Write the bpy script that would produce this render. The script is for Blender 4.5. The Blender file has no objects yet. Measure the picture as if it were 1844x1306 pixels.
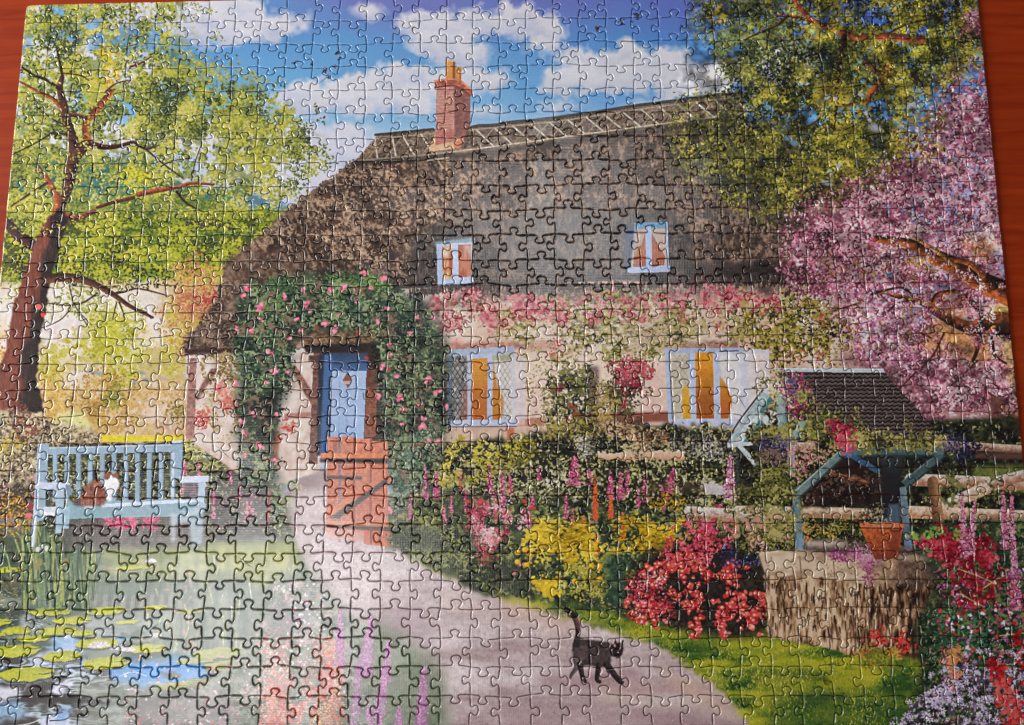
import bpy, math
import numpy as np

# ----------------------------------------------------------------- camera, world, lamps, exposure
SC = bpy.context.scene
TOP = 0.0020                                   # thickness of the jigsaw's card (metres)
cam_d = bpy.data.cameras.new('camera'); cam = bpy.data.objects.new('camera', cam_d); SC.collection.objects.link(cam); SC.camera = cam
CAM_LOC = (0.013654, -0.112509, 0.564068 + TOP); CAM_ROT = (0.1669343, 0.0105956, -0.0029620)
cam.location = CAM_LOC; cam.rotation_euler = CAM_ROT
cam_d.sensor_fit = 'HORIZONTAL'; cam_d.sensor_width = 36; cam_d.lens = 31.1707; cam_d.clip_start = .01; cam_d.clip_end = 50

W = bpy.data.worlds.new('World'); SC.world = W; W.use_nodes = True
W.node_tree.nodes['Background'].inputs[0].default_value = (.80, .86, 1, 1); W.node_tree.nodes['Background'].inputs[1].default_value = .05

def area(name, loc, aim, sx, sy, watts, col=(1, 1, 1)):
    d = bpy.data.lights.new(name, 'AREA'); d.shape = 'RECTANGLE'; d.size = sx; d.size_y = sy; d.energy = watts; d.color = col
    o = bpy.data.objects.new(name, d); SC.collection.objects.link(o); o.location = loc
    from mathutils import Vector
    o.rotation_euler = (Vector(aim) - Vector(loc)).to_track_quat('-Z', 'Y').to_euler()
    return o
area('window_light', (-1.75, 0.30, .85), (0, 0, 0), 1.0, .9, 50, (1, .96, .93))
area('ceiling_lamp', (0.12, 0.74, 2.0), (0.12, 0.74, 0), .56, .25, 3.8, (1, .98, .98))
area('room_lamp', (-.74, -.42, 2.0), (-.74, -.42, 0), .84, .58, 11, (1, .99, .98))
VS = SC.view_settings; VS.view_transform = 'Standard'; VS.look = 'None'; VS.exposure = 0; VS.gamma = 1; VS.use_curve_mapping = False

# ----------------------------------------------------------------- helpers
def link(o, parent=None, **props):
    SC.collection.objects.link(o)
    if parent: o.parent = parent
    for k, v in props.items(): o[k] = v
    return o
def new_mat(name):
    m = bpy.data.materials.new(name); m.use_nodes = True; nt = m.node_tree
    return m, nt, nt.nodes['Principled BSDF'], nt.links

# ----------------------------------------------------------------- the table
m_wood, nt, bs, L = new_mat('cherry_wood')
tc = nt.nodes.new('ShaderNodeTexCoord'); mp = nt.nodes.new('ShaderNodeMapping'); mp.inputs['Scale'].default_value = (5, 60, 5); L.new(tc.outputs['Object'], mp.inputs[0])
n1 = nt.nodes.new('ShaderNodeTexNoise'); n1.inputs['Scale'].default_value = 3.2; n1.inputs['Detail'].default_value = 6; n1.inputs['Distortion'].default_value = .6; L.new(mp.outputs[0], n1.inputs[0])
n2 = nt.nodes.new('ShaderNodeTexNoise'); n2.inputs['Scale'].default_value = 9; n2.inputs['Detail'].default_value = 3; L.new(tc.outputs['Object'], n2.inputs[0])
r1 = nt.nodes.new('ShaderNodeValToRGB'); L.new(n1.outputs[0], r1.inputs[0])
r1.color_ramp.elements[0].position = .3; r1.color_ramp.elements[0].color = (.25, .022, .0035, 1); r1.color_ramp.elements[1].position = .7; r1.color_ramp.elements[1].color = (.37, .042, .0065, 1)
mx = nt.nodes.new('ShaderNodeMix'); mx.data_type = 'RGBA'; mx.blend_type = 'MULTIPLY'; mx.inputs[0].default_value = .5
r2 = nt.nodes.new('ShaderNodeValToRGB'); r2.color_ramp.elements[0].color = (.55, .5, .5, 1); r2.color_ramp.elements[1].position = .75; L.new(n2.outputs[0], r2.inputs[0])
L.new(r1.outputs[0], mx.inputs[6]); L.new(r2.outputs[0], mx.inputs[7]); L.new(mx.outputs[2], bs.inputs['Base Color'])
bs.inputs['Roughness'].default_value = .5; bs.inputs['Specular IOR Level'].default_value = .12
bp = nt.nodes.new('ShaderNodeBump'); bp.inputs['Strength'].default_value = .12; bp.inputs['Distance'].default_value = .0004; L.new(n1.outputs[0], bp.inputs['Height']); L.new(bp.outputs[0], bs.inputs['Normal'])
def table():
    import bmesh
    bm = bmesh.new(); bmesh.ops.create_cube(bm, size=1)
    for v in bm.verts: v.co.x *= 1.7; v.co.y *= 1.15; v.co.z = v.co.z * .03 - .015
    bmesh.ops.bevel(bm, geom=bm.edges[:], offset=.006, segments=3, affect='EDGES')
    me = bpy.data.meshes.new('table_top'); bm.to_mesh(me); bm.free(); me.materials.append(m_wood)
    link(bpy.data.objects.new('table_top', me), kind='structure')
table()

# ----------------------------------------------------------------- the printed picture
# The print on the jigsaw is flat artwork. It is drawn here, stroke by stroke, into an array
# (layout units = the units the print was measured in) and flattened to the print's rectangle.
OX, OY, CW, CH = 100, 40, 2020, 1380
rng = np.random.default_rng(7)
CV = np.zeros((CH, CW, 3), np.float32)

def _up(g, h, w):
    def ax(g, n):                                   # smooth interpolation along the first axis
        p = np.linspace(0, g.shape[0] - 1.001, n); i = p.astype(int); f = (p - i).astype(np.float32)[:, None]
        f = f * f * (3 - 2 * f); a = g[i]; return a + (g[i + 1] - a) * f
    return ax(np.ascontiguousarray(ax(g.T, w).T), h)
_nc = {}
def noise(sx, sy=None, seed=0, octv=3):
    """fractal value noise over the whole sheet, about 0..1"""
    sy = sy or sx; k = (sx, sy, seed, octv)
    if k not in _nc:
        r = np.random.default_rng(abs(hash((int(sx * 10), int(sy * 10), seed))) % 99991)
        t = np.zeros((CH, CW), np.float32); a = 1.0; tot = 0
        for o in range(octv):
            gx = max(3, int(CW / max(1.2, sx / 2**o)) + 2); gy = max(3, int(CH / max(1.2, sy / 2**o)) + 2)
            t += a * _up(r.random((gy, gx)).astype(np.float32), CH, CW); tot += a; a *= .55
        t /= tot; t = (t - t.mean()) / (t.std() * 4.2) + .5
        _nc[k] = np.clip(t, 0, 1)
    return _nc[k]
def blur(m, r):
    r = int(r)
    if r < 1: return m
    for _ in range(2):
        for ax in (0, 1):
            p = np.pad(m, [(r + 1, r) if i == ax else (0, 0) for i in range(2)], mode='edge')
            c = np.cumsum(p, axis=ax, dtype=np.float64); n = m.shape[ax]
            s = (np.take(c, range(2 * r + 1, 2 * r + 1 + n), ax) - np.take(c, range(0, n), ax)) / (2 * r + 1)
            m = s.astype(np.float32)
    return m
def pal(cols, t):
    c = np.asarray(cols, np.float32) / 255.; n = len(c) - 1
    t = np.clip(t, 0, 1) * n; i = np.minimum(t.astype(int), n - 1); f = (t - i)[..., None]
    return c[i] * (1 - f) + c[i + 1] * f
def box(pts, pad=0):
    a = np.asarray(pts, float)
    x0 = int(max(0, a[:, 0].min() + OX - pad)); x1 = int(min(CW, a[:, 0].max() + OX + pad + 2))
    y0 = int(max(0, a[:, 1].min() + OY - pad)); y1 = int(min(CH, a[:, 1].max() + OY + pad + 2))
    return x0, y0, max(x1, x0 + 1), max(y1, y0 + 1)
def pm(pts, f=0, rag=0, rs=9):
    """polygon mask in its box; f = soft edge, rag = ragged edge"""
    x0, y0, x1, y1 = box(pts, 2 * f + rag + 1)
    X, Y = np.meshgrid(np.arange(x0, x1) + .5 - OX, np.arange(y0, y1) + .5 - OY)
    if rag:
        X = X + (noise(rs, seed=1)[y0:y1, x0:x1] - .5) * 2.6 * rag; Y = Y + (noise(rs, seed=2)[y0:y1, x0:x1] - .5) * 2.6 * rag
    m = np.zeros(X.shape, bool); n = len(pts)
    for i in range(n):
        xa, ya = pts[i]; xb, yb = pts[(i + 1) % n]
        if ya == yb: continue
        c = ((ya <= Y) != (yb <= Y)) & (X < (xb - xa) * (Y - ya) / (yb - ya) + xa)
        m ^= c
    return (slice(y0, y1), slice(x0, x1)), blur(m.astype(np.float32), f)
def lay(sl, m, c):
    v = CV[sl]; v += (c - v) * m[..., None]
def fill(pts, col, f=0, rag=0, a=1., var=.05, rs=9):
    sl, m = pm(pts, f, rag, rs); c = np.asarray(col, np.float32) / 255.
    lay(sl, m * a, np.clip(c * (1 + var * 2 * (noise(5, seed=5)[sl][..., None] - .5)), 0, 1))
def mottle(pts, cols, sx, sy=None, f=0, rag=0, a=1., seed=3, con=1.2, octv=3, rs=9):
    sl, m = pm(pts, f, rag, rs); t = (noise(sx, sy, seed, octv)[sl] - .5) * con + .5
    lay(sl, m * a, pal(cols, t))
def vgrad(pts, cols, axis=1, f=0, rag=0, a=1., var=.06):
    sl, m = pm(pts, f, rag); n = m.shape[0 if axis else 1]
    t = np.linspace(0, 1, n); t = np.broadcast_to(t[:, None] if axis else t[None], m.shape)
    lay(sl, m * a, pal(cols, t + (noise(24, seed=8)[sl] - .5) * .12) * (1 + var * 2 * (noise(4, seed=5)[sl][..., None] - .5)))
def modulate(pts, sx, amt, sy=None, f=4, seed=61, octv=3):
    sl, m = pm(pts, f); CV[sl] *= 1 + (amt * 2 * (noise(sx, sy, seed, octv)[sl] - .5) * m)[..., None]
def spatter(pts, cols, cover=.5, sc=4.5, clump=30, f=8, rag=12, seed=80, a=.92, con=1.5, soft=.14, hole=.8):
    """lacy cover of leaves or blossom: small-scale noise cut off at a level, thinner between clumps and at the edge"""
    sl, m = pm(pts, f, rag, 14); n1 = noise(sc, seed=seed, octv=2)[sl]; n2 = noise(clump, seed=seed + 1)[sl]
    v = n1 + (n2 - .5) * hole + (m - 1) * 1.3
    t = (noise(sc * 1.4, seed=seed + 2, octv=2)[sl] - .5) * con + (n1 - .5) * .5 + (n2 - .5) * .5 + .5
    lay(sl, np.clip((v - (1 - cover)) / soft, 0, 1) * a * np.clip(m * 3, 0, 1), pal(cols, t))
def strands(pts, cols, ang, ln, wd, f=1, rag=2, a=1., seed=33, con=1.5):
    """streaks that run at an angle"""
    sl, m = pm(pts, f, rag); N = noise(ln, wd, seed, 2)
    Y, X = np.mgrid[sl[0], sl[1]]; c = math.cos(ang); s = math.sin(ang)
    t = N[((Y * c - X * s).astype(int)) % CH, ((X * c + Y * s).astype(int)) % CW]
    lay(sl, m * a, pal(cols, (t - .5) * con + .5))
def rect(x0, y0, x1, y1): return [(x0, y0), (x1, y0), (x1, y1), (x0, y1)]
def dab(x, y, rx, ry, ang, col, a=1., hard=2.2):
    x += OX; y += OY; R = max(rx, ry) + 1
    x0 = int(x - R); x1 = int(x + R) + 2; y0 = int(y - R); y1 = int(y + R) + 2
    if x0 < 0 or y0 < 0 or x1 > CW or y1 > CH: return
    dx = np.arange(x0, x1, dtype=np.float32) + (.5 - x); dy = (np.arange(y0, y1, dtype=np.float32) + (.5 - y))[:, None]
    ca = math.cos(ang); sa = math.sin(ang)
    q = ((dx * ca + dy * sa) / rx) ** 2 + ((dy * ca - dx * sa) / ry) ** 2
    m = np.clip((1.05 - q) * hard, 0, 1) * a
    v = CV[y0:y1, x0:x1]; v += (col - v) * m[..., None]
def where(dens, n):
    c = np.cumsum(dens.ravel(), dtype=np.float64)
    i = np.searchsorted(c, rng.random(n) * c[-1]); i = np.minimum(i, dens.size - 1)
    return i // dens.shape[1], i % dens.shape[1]
def leaves(pts, n, cols, size=(1.5, 3.5), asp=(.35, .7), ang=(0, 3.2), f=6, rag=8, clump=34, con=1.3, jit=.28, a=.95, gap=0., seed=4, hard=2.2, up=0., rs=14, thr=None):
    """n leaf or petal dabs; light and dark follow clumps; gap thins the cover into clumps"""
    sl, m = pm(pts, f, rag, rs)
    t = noise(clump, seed=seed)[sl]
    d = m * np.clip((noise(clump * .8, seed=seed + 31)[sl] - gap) * 5, 0, 1) if gap else m
    if d.sum() < 1: return
    yy, xx = where(d + 1e-9 * m, n)
    if up: o = np.argsort(yy + rng.normal(0, 6, n)); yy = yy[o]; xx = xx[o]
    tv = (t[yy, xx] - .5) * con + .5 + rng.normal(0, jit, n)
    C = pal(cols, tv) * (1 + rng.normal(0, .05, (n, 1)).astype(np.float32))
    C = np.clip(C, 0, 1).astype(np.float32)
    X = xx + sl[1].start - OX + rng.random(n); Y = yy + sl[0].start - OY + rng.random(n)
    S = rng.uniform(size[0], size[1], n); A = rng.uniform(asp[0], asp[1], n); G = ang[0] + rng.uniform(-1, 1, n) * ang[1]
    for i in range(n): dab(X[i], Y[i], S[i], S[i] * A[i], G[i], C[i], a, hard)
def stroke(pts, w0, w1, lit, dark=None, side=-1, var=.16, wob=0., f=.8):
    """tapering limb; lit on one side and dark on the other"""
    p = np.asarray(pts, np.float32); n = len(p)
    # smooth the path
    t = np.linspace(0, n - 1, (n - 1) * 8 + 1); i = np.minimum(t.astype(int), n - 2); u = (t - i)[:, None]
    P0 = p[np.maximum(i - 1, 0)]; P1 = p[i]; P2 = p[i + 1]; P3 = p[np.minimum(i + 2, n - 1)]
    q = .5 * (2 * P1 + (P2 - P0) * u + (2 * P0 - 5 * P1 + 4 * P2 - P3) * u**2 + (3 * P1 - P0 - 3 * P2 + P3) * u**3)
    if wob: q = q + rng.normal(0, wob, q.shape)
    W = np.linspace(w0, w1, len(q)) / 2
    x0, y0, x1, y1 = box(q, max(w0, w1) + 2)
    X, Y = np.meshgrid(np.arange(x0, x1) + .5 - OX, np.arange(y0, y1) + .5 - OY)
    best = np.full(X.shape, 9e9, np.float32); sd = np.zeros(X.shape, np.float32)
    for k in range(len(q) - 1):
        ax, ay = q[k]; bx, by = q[k + 1]; dx = bx - ax; dy = by - ay; L = dx * dx + dy * dy + 1e-6
        h = np.clip(((X - ax) * dx + (Y - ay) * dy) / L, 0, 1); w = W[k] * (1 - h) + W[k + 1] * h
        ex = X - ax - h * dx; ey = Y - ay - h * dy; d = np.sqrt(ex * ex + ey * ey) - w
        b = d < best; best = np.where(b, d, best)
        s = (ex * -dy + ey * dx) / math.sqrt(L) / np.maximum(w, .5); sd = np.where(b, s, sd)
    m = np.clip((f - best) / f * .8, 0, 1); sl = (slice(y0, y1), slice(x0, x1))
    lit = np.asarray(lit, np.float32) / 255.; dark = lit if dark is None else np.asarray(dark, np.float32) / 255.
    t = np.clip(.5 + side * sd * .8 + (noise(7, seed=6)[sl] - .5) * .7, 0, 1)[..., None]
    lay(sl, m, (dark * (1 - t) + lit * t) * (1 + var * 2 * (noise(3, seed=5)[sl][..., None] - .5)))
def foxglove(x, y0, y1, w, cols, n=60, lean=0):
    for k in range(int(n * 1.3)):
        t = rng.random() ** .8; ww = w * (.2 + .9 * t) * rng.uniform(.5, 1.15)
        dab(x + lean * (1 - t) + rng.uniform(-ww, ww), y0 + (y1 - y0) * t, rng.uniform(1.2, 2.8), rng.uniform(1., 2.), rng.uniform(0, 3), pal(cols, np.array(rng.random()))[()], .9, 1.6)
def rose(x, y, r, cols):
    for k in range(6):
        dab(x + rng.normal(0, r * .38), y + rng.normal(0, r * .34), r * rng.uniform(.45, .7), r * rng.uniform(.32, .55), rng.uniform(0, 3), pal(cols, np.array(.15 + .16 * k + rng.normal(0, .12)))[()], .9, 1.6)
def daisy(x, y, r, cols, mid, petals=7):
    a0 = rng.random() * 3
    for k in range(petals):
        a = a0 + k * 2 * math.pi / petals
        dab(x + math.cos(a) * r * .6, y + math.sin(a) * r * .5, r * .55, r * .22, math.atan2(math.sin(a) * .8, math.cos(a)), pal(cols, np.array(rng.random()))[()])
    dab(x, y, r * .26, r * .22, 0, np.asarray(mid, np.float32) / 255)
def cloud(blobs, top=(228, 226, 234), low=(194, 200, 224), a=.95, rag=12):
    H = 480; m = np.zeros((H, CW), np.float32); lo = np.zeros((H, CW), np.float32)
    Y, X = np.mgrid[0:H, 0:CW].astype(np.float32); X -= OX; Y -= OY
    X = X + (noise(26, seed=11)[:H] - .5) * rag * 2.6; Y = Y + (noise(22, seed=12)[:H] - .5) * rag * 2
    for cx, cy, rx, ry in blobs:
        q = 1 - np.sqrt(((X - cx) / rx) ** 2 + ((Y - cy) / ry) ** 2)
        k = np.clip(q * min(rx, ry) / 13 + .5, 0, 1); s = np.clip((Y - cy) / ry * .6 + .35 + (noise(40, 20, seed=13)[:H] - .5) * .8, 0, 1)
        lo = lo * (1 - k) + s * k; m = np.maximum(m, k)
    c = pal([top, low], lo)
    CV[:H] += (c - CV[:H]) * (m * a)[..., None]

# ---- palettes
LG = [(66, 76, 46), (108, 120, 62), (142, 150, 70), (168, 170, 74), (196, 188, 70), (212, 204, 120)]      # spring leaves
OL = [(26, 31, 23), (48, 53, 33), (80, 84, 38), (118, 116, 44), (158, 148, 48), (184, 168, 68)]         # oak leaves in half shade
BL = [(66, 32, 42), (124, 56, 78), (176, 94, 120), (204, 140, 158), (226, 186, 194), (242, 226, 228)]     # blossom
HD = [(20, 22, 18), (34, 36, 28), (60, 64, 42), (120, 122, 66), (186, 180, 104), (214, 206, 160)]         # hedge
TH = [(44, 32, 29), (80, 61, 54), (116, 92, 80), (150, 122, 104), (182, 152, 126), (204, 176, 148)]       # thatch
GR = [(44, 78, 34), (92, 118, 36), (138, 148, 40), (176, 172, 42)]                                        # grass
DG = [(18, 27, 25), (30, 46, 40), (46, 70, 56), (72, 96, 72), (116, 134, 92)]                            # rose leaves
RP = [(196, 70, 100), (236, 120, 146), (246, 172, 188)]
PK = [(120, 24, 70), (190, 50, 110), (222, 110, 150), (240, 190, 205)]
RD = [(110, 16, 22), (176, 30, 36), (206, 58, 54), (224, 110, 90), (240, 190, 150)]

def paint_sky():
    Y, X = np.mgrid[0:CH, 0:CW].astype(np.float32); X -= OX; Y -= OY
    t = np.clip(Y / 330, 0, 1); c = pal([(120, 128, 198), (104, 160, 216), (116, 176, 224), (158, 196, 228), (202, 210, 232)], t + (noise(120, 60, seed=9) - .5) * .1)
    r = np.clip((X - 800) / 700, 0, 1)[..., None]; c = c * (1 - r * np.array([.30, .18, .03], np.float32))
    l = np.clip((640 - X) / 200, 0, 1)[..., None] * np.clip((80 - Y) / 80, 0, 1)[..., None]
    CV[:] = c * (1 - l) + l * np.array([.40, .62, .83], np.float32)
    cloud([(345, 40, 60, 42), (420, 30, 70, 40), (490, 42, 56, 26), (400, 62, 90, 18)])
    cloud([(662, 20, 25, 14)], rag=6)
    cloud([(770, 45, 55, 22), (850, 42, 60, 26), (930, 38, 62, 28), (985, 58, 34, 34), (800, 75, 60, 26), (835, 100, 55, 26), (975, 84, 26, 12)])
    cloud([(1050, 105, 50, 22), (1130, 103, 62, 26), (1190, 112, 56, 28), (1100, 138, 115, 30), (1260, 132, 80, 26), (1330, 130, 60, 30), (1400, 120, 70, 44), (1020, 145, 40, 24), (1240, 152, 90, 22)], low=(200, 204, 220))
    cloud([(850, 145, 55, 22), (900, 142, 24, 16)], rag=7)
    cloud([(560, 170, 80, 22), (640, 160, 70, 26), (720, 152, 80, 34), (775, 150, 50, 30), (610, 182, 130, 26), (730, 185, 60, 24)])
    cloud([(560, 250, 120, 30), (480, 300, 110, 60), (620, 262, 50, 34), (420, 250, 90, 40), (540, 330, 100, 40)], top=(222, 222, 236), low=(204, 208, 230))
    cloud([(1010, 190, 30, 10), (870, 200, 34, 10), (1180, 190, 40, 10)], a=.75, rag=6)
    cloud([(110, 110, 95, 40), (230, 130, 80, 36), (150, 250, 130, 34), (60, 180, 70, 40), (300, 240, 90, 40), (250, 20, 80, 24), (60, 20, 40, 18)], low=(206, 208, 226))
    for x, y, s in ((530, 114, 5), (563, 116, 5), (585, 128, 8), (603, 120, 7), (608, 96, 8), (611, 106, 5), (593, 141, 5), (1075, 52, 9), (1120, 39, 8), (1147, 29, 9), (1138, 40, 4)):
        for k in range(5): dab(x + rng.normal(0, s * .35), y + rng.normal(0, s * .3), s * rng.uniform(.3, .6), s * .17, rng.uniform(0, 3), np.array([.26, .2, .22], np.float32) * rng.uniform(.7, 1.6), .9)

def paint_left_land():
    mottle([(-90, 262), (60, 262), (110, 282), (160, 288), (230, 296), (300, 322), (360, 338), (440, 346), (500, 362), (540, 385), (540, 470), (-90, 470)], [(44, 92, 92), (70, 124, 118), (92, 144, 128)], 40, 22, f=1, rag=4)
    fill([(430, 342), (500, 360), (530, 382), (500, 400), (430, 380)], (104, 140, 176), f=3, a=.8)
    mottle([(-90, 345), (30, 350), (120, 362), (200, 352), (300, 350), (380, 362), (450, 372), (520, 380), (560, 372), (520, 440), (440, 470), (400, 520), (-90, 520)], [(96, 124, 48), (140, 160, 50), (172, 180, 52), (186, 186, 60)], 22, 12, f=2, rag=8)
    # bright meadow behind the bench
    mottle([(-90, 505), (440, 505), (350, 640), (352, 830), (-90, 830)], [(208, 172, 120), (222, 196, 150), (228, 212, 196), (232, 224, 222)], 70, 26, f=4, rag=6)
    fill([(-90, 520), (330, 520), (250, 585), (-90, 590)], (230, 224, 222), f=8, a=.85)
    fill([(60, 585), (180, 580), (170, 620), (60, 615)], (222, 206, 210), f=8, a=.8)
    mottle([(60, 600), (345, 640), (345, 700), (60, 660)], [(186, 168, 150), (214, 196, 150), (200, 188, 112)], 60, 8, f=5, a=.75)
    for p, c in (([(160, 560), (250, 570), (258, 640), (235, 700), (200, 690), (160, 620)], (186, 184, 56)), ([(140, 700), (190, 660), (240, 720), (220, 790), (150, 780)], (186, 148, 74)), ([(65, 660), (115, 660), (125, 770), (80, 785)], (206, 166, 88)), ([(290, 530), (400, 510), (395, 560), (345, 640), (310, 620)], (196, 160, 96)), ([(240, 690), (345, 680), (345, 745), (260, 760)], (214, 178, 132)), ([(225, 740), (345, 740), (345, 785), (225, 785)], (206, 172, 150)), ([(60, 620), (160, 615), (150, 660), (70, 665)], (206, 188, 120))):
        fill(p, c, f=11, a=.75, rag=12, var=.16)
    MD = [(40, 585), (350, 600), (345, 720), (60, 700)]
    spatter(MD, [(150, 146, 50), (186, 180, 60), (206, 196, 90)], .34, 5, 34, 12, 14, 240, a=.8, hole=1.2); spatter([(60, 680), (345, 670), (345, 785), (70, 790)], [(150, 120, 60), (190, 156, 84), (214, 188, 120)], .4, 5, 34, 12, 14, 244, a=.8, hole=1.2); spatter([(0, 520), (340, 520), (350, 640), (200, 660), (0, 640)], [(224, 214, 212), (236, 230, 230)], .42, 9, 50, 14, 14, 248, a=.8); spatter([(70, 600), (345, 610), (345, 780), (70, 780)], [(222, 200, 176), (230, 216, 204)], .3, 8, 44, 12, 14, 252, a=.75, hole=1.2)
    leaves([(160, 545), (250, 560), (262, 640), (238, 700), (200, 690), (160, 620)], 1500, [(150, 150, 44), (184, 180, 46), (202, 198, 60), (216, 210, 96)], f=10, rag=14, size=(1.4, 3))
    leaves([(80, 640), (120, 600), (120, 690), (90, 700)], 180, [(180, 176, 60), (206, 196, 80)], f=8, rag=10)
    leaves([(260, 630), (345, 610), (345, 665), (280, 665)], 320, [(176, 160, 70), (206, 190, 80), (214, 200, 110)], f=8, rag=8, asp=(.25, .4), ang=(0, .3))
    leaves([(140, 700), (190, 660), (240, 720), (220, 790), (150, 780)], 1200, [(150, 112, 50), (186, 146, 70), (208, 172, 92)], f=10, rag=14, size=(1.4, 3))
    leaves([(70, 680), (110, 670), (120, 770), (85, 780)], 380, [(176, 130, 60), (214, 170, 80), (224, 196, 110)], f=8, rag=12)
    leaves([(190, 690), (215, 690), (220, 740), (195, 740)], 160, [(120, 128, 50), (160, 158, 60)], f=6, rag=8)
    leaves([(270, 690), (340, 680), (335, 740), (290, 745)], 260, [(196, 160, 100), (216, 184, 130)], f=8, rag=8)
    leaves([(305, 735), (340, 720), (340, 750), (320, 760)], 120, [(120, 104, 40), (160, 140, 60)], f=5, rag=6)
    for x, y in ((165, 668), (178, 672), (255, 672), (262, 684), (240, 690)): dab(x, y, 9, 5, .2, np.array([.52, .56, .62], np.float32), .7, 1)
    fill([(105, 745), (150, 742), (168, 776), (95, 778)], (220, 216, 150), f=4)
    # autumn shrubs by the cottage
    leaves([(300, 480), (330, 465), (380, 458), (408, 490), (400, 512), (320, 512)], 620, [(190, 120, 60), (212, 130, 90), (226, 168, 130), (210, 180, 80)], f=6, rag=10)
    leaves([(330, 505), (420, 505), (405, 560), (345, 645), (318, 625), (290, 560)], 1500, [(186, 110, 80), (212, 140, 110), (196, 176, 60), (206, 190, 70), (218, 196, 120)], f=8, rag=12)
    leaves([(360, 540), (392, 520), (388, 556), (365, 560)], 90, [(170, 60, 60), (196, 90, 80)], f=5, rag=6)
    leaves([(-60, 560), (10, 600), (12, 730), (-60, 740)], 500, [(190, 120, 40), (214, 156, 60), (224, 180, 90)], f=8, rag=8)
    # green mass below the crown
    leaves([(-80, 345), (40, 352), (180, 372), (300, 352), (420, 372), (505, 380), (560, 380), (520, 430), (430, 480), (400, 505), (300, 470), (140, 500), (-80, 505)], 5200, [(76, 92, 44), (124, 134, 50), (158, 162, 54), (182, 178, 56), (200, 194, 84)], f=6, rag=10, size=(1.4, 3.4), con=1.5, jit=.36)
    leaves([(-80, 360), (180, 378), (300, 360), (500, 386), (430, 470), (300, 465), (-80, 500)], 900, [(44, 56, 40), (80, 90, 50)], f=6, rag=10, gap=.34, size=(1.4, 3.2))
    fill([(40, 372), (130, 362), (230, 352), (330, 356), (420, 372), (330, 378), (180, 384)], (84, 116, 96), f=8, a=.5, rag=8)
    GM = [(-80, 352), (180, 376), (300, 356), (505, 384), (556, 384), (520, 430), (430, 478), (400, 500), (300, 470), (140, 498), (-80, 500)]
    spatter(GM, [(120, 132, 44), (160, 164, 48), (190, 186, 54), (208, 200, 84)], .5, 4.5, 30, 6, 10, 80); spatter(GM, [(52, 60, 36), (84, 96, 44)], .3, 4, 40, 6, 10, 88, hole=1.1)
    leaves([(95, 470), (160, 462), (250, 470), (330, 486), (340, 505), (230, 520), (100, 515)], 700, [(40, 40, 30), (70, 74, 36), (112, 118, 44)], f=6, rag=10)
    leaves([(330, 392), (420, 400), (425, 412), (340, 410)], 120, [(50, 56, 60), (80, 84, 60)], f=3, rag=6)
    leaves([(-30, 475), (50, 462), (55, 500), (-30, 515)], 260, [(50, 46, 46), (84, 92, 40), (140, 140, 60)], f=4, rag=6)
    leaves([(70, 510), (240, 512), (190, 560), (90, 570)], 330, [(150, 160, 70), (190, 190, 100), (214, 210, 140)], f=6, rag=12, gap=.35)

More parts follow.
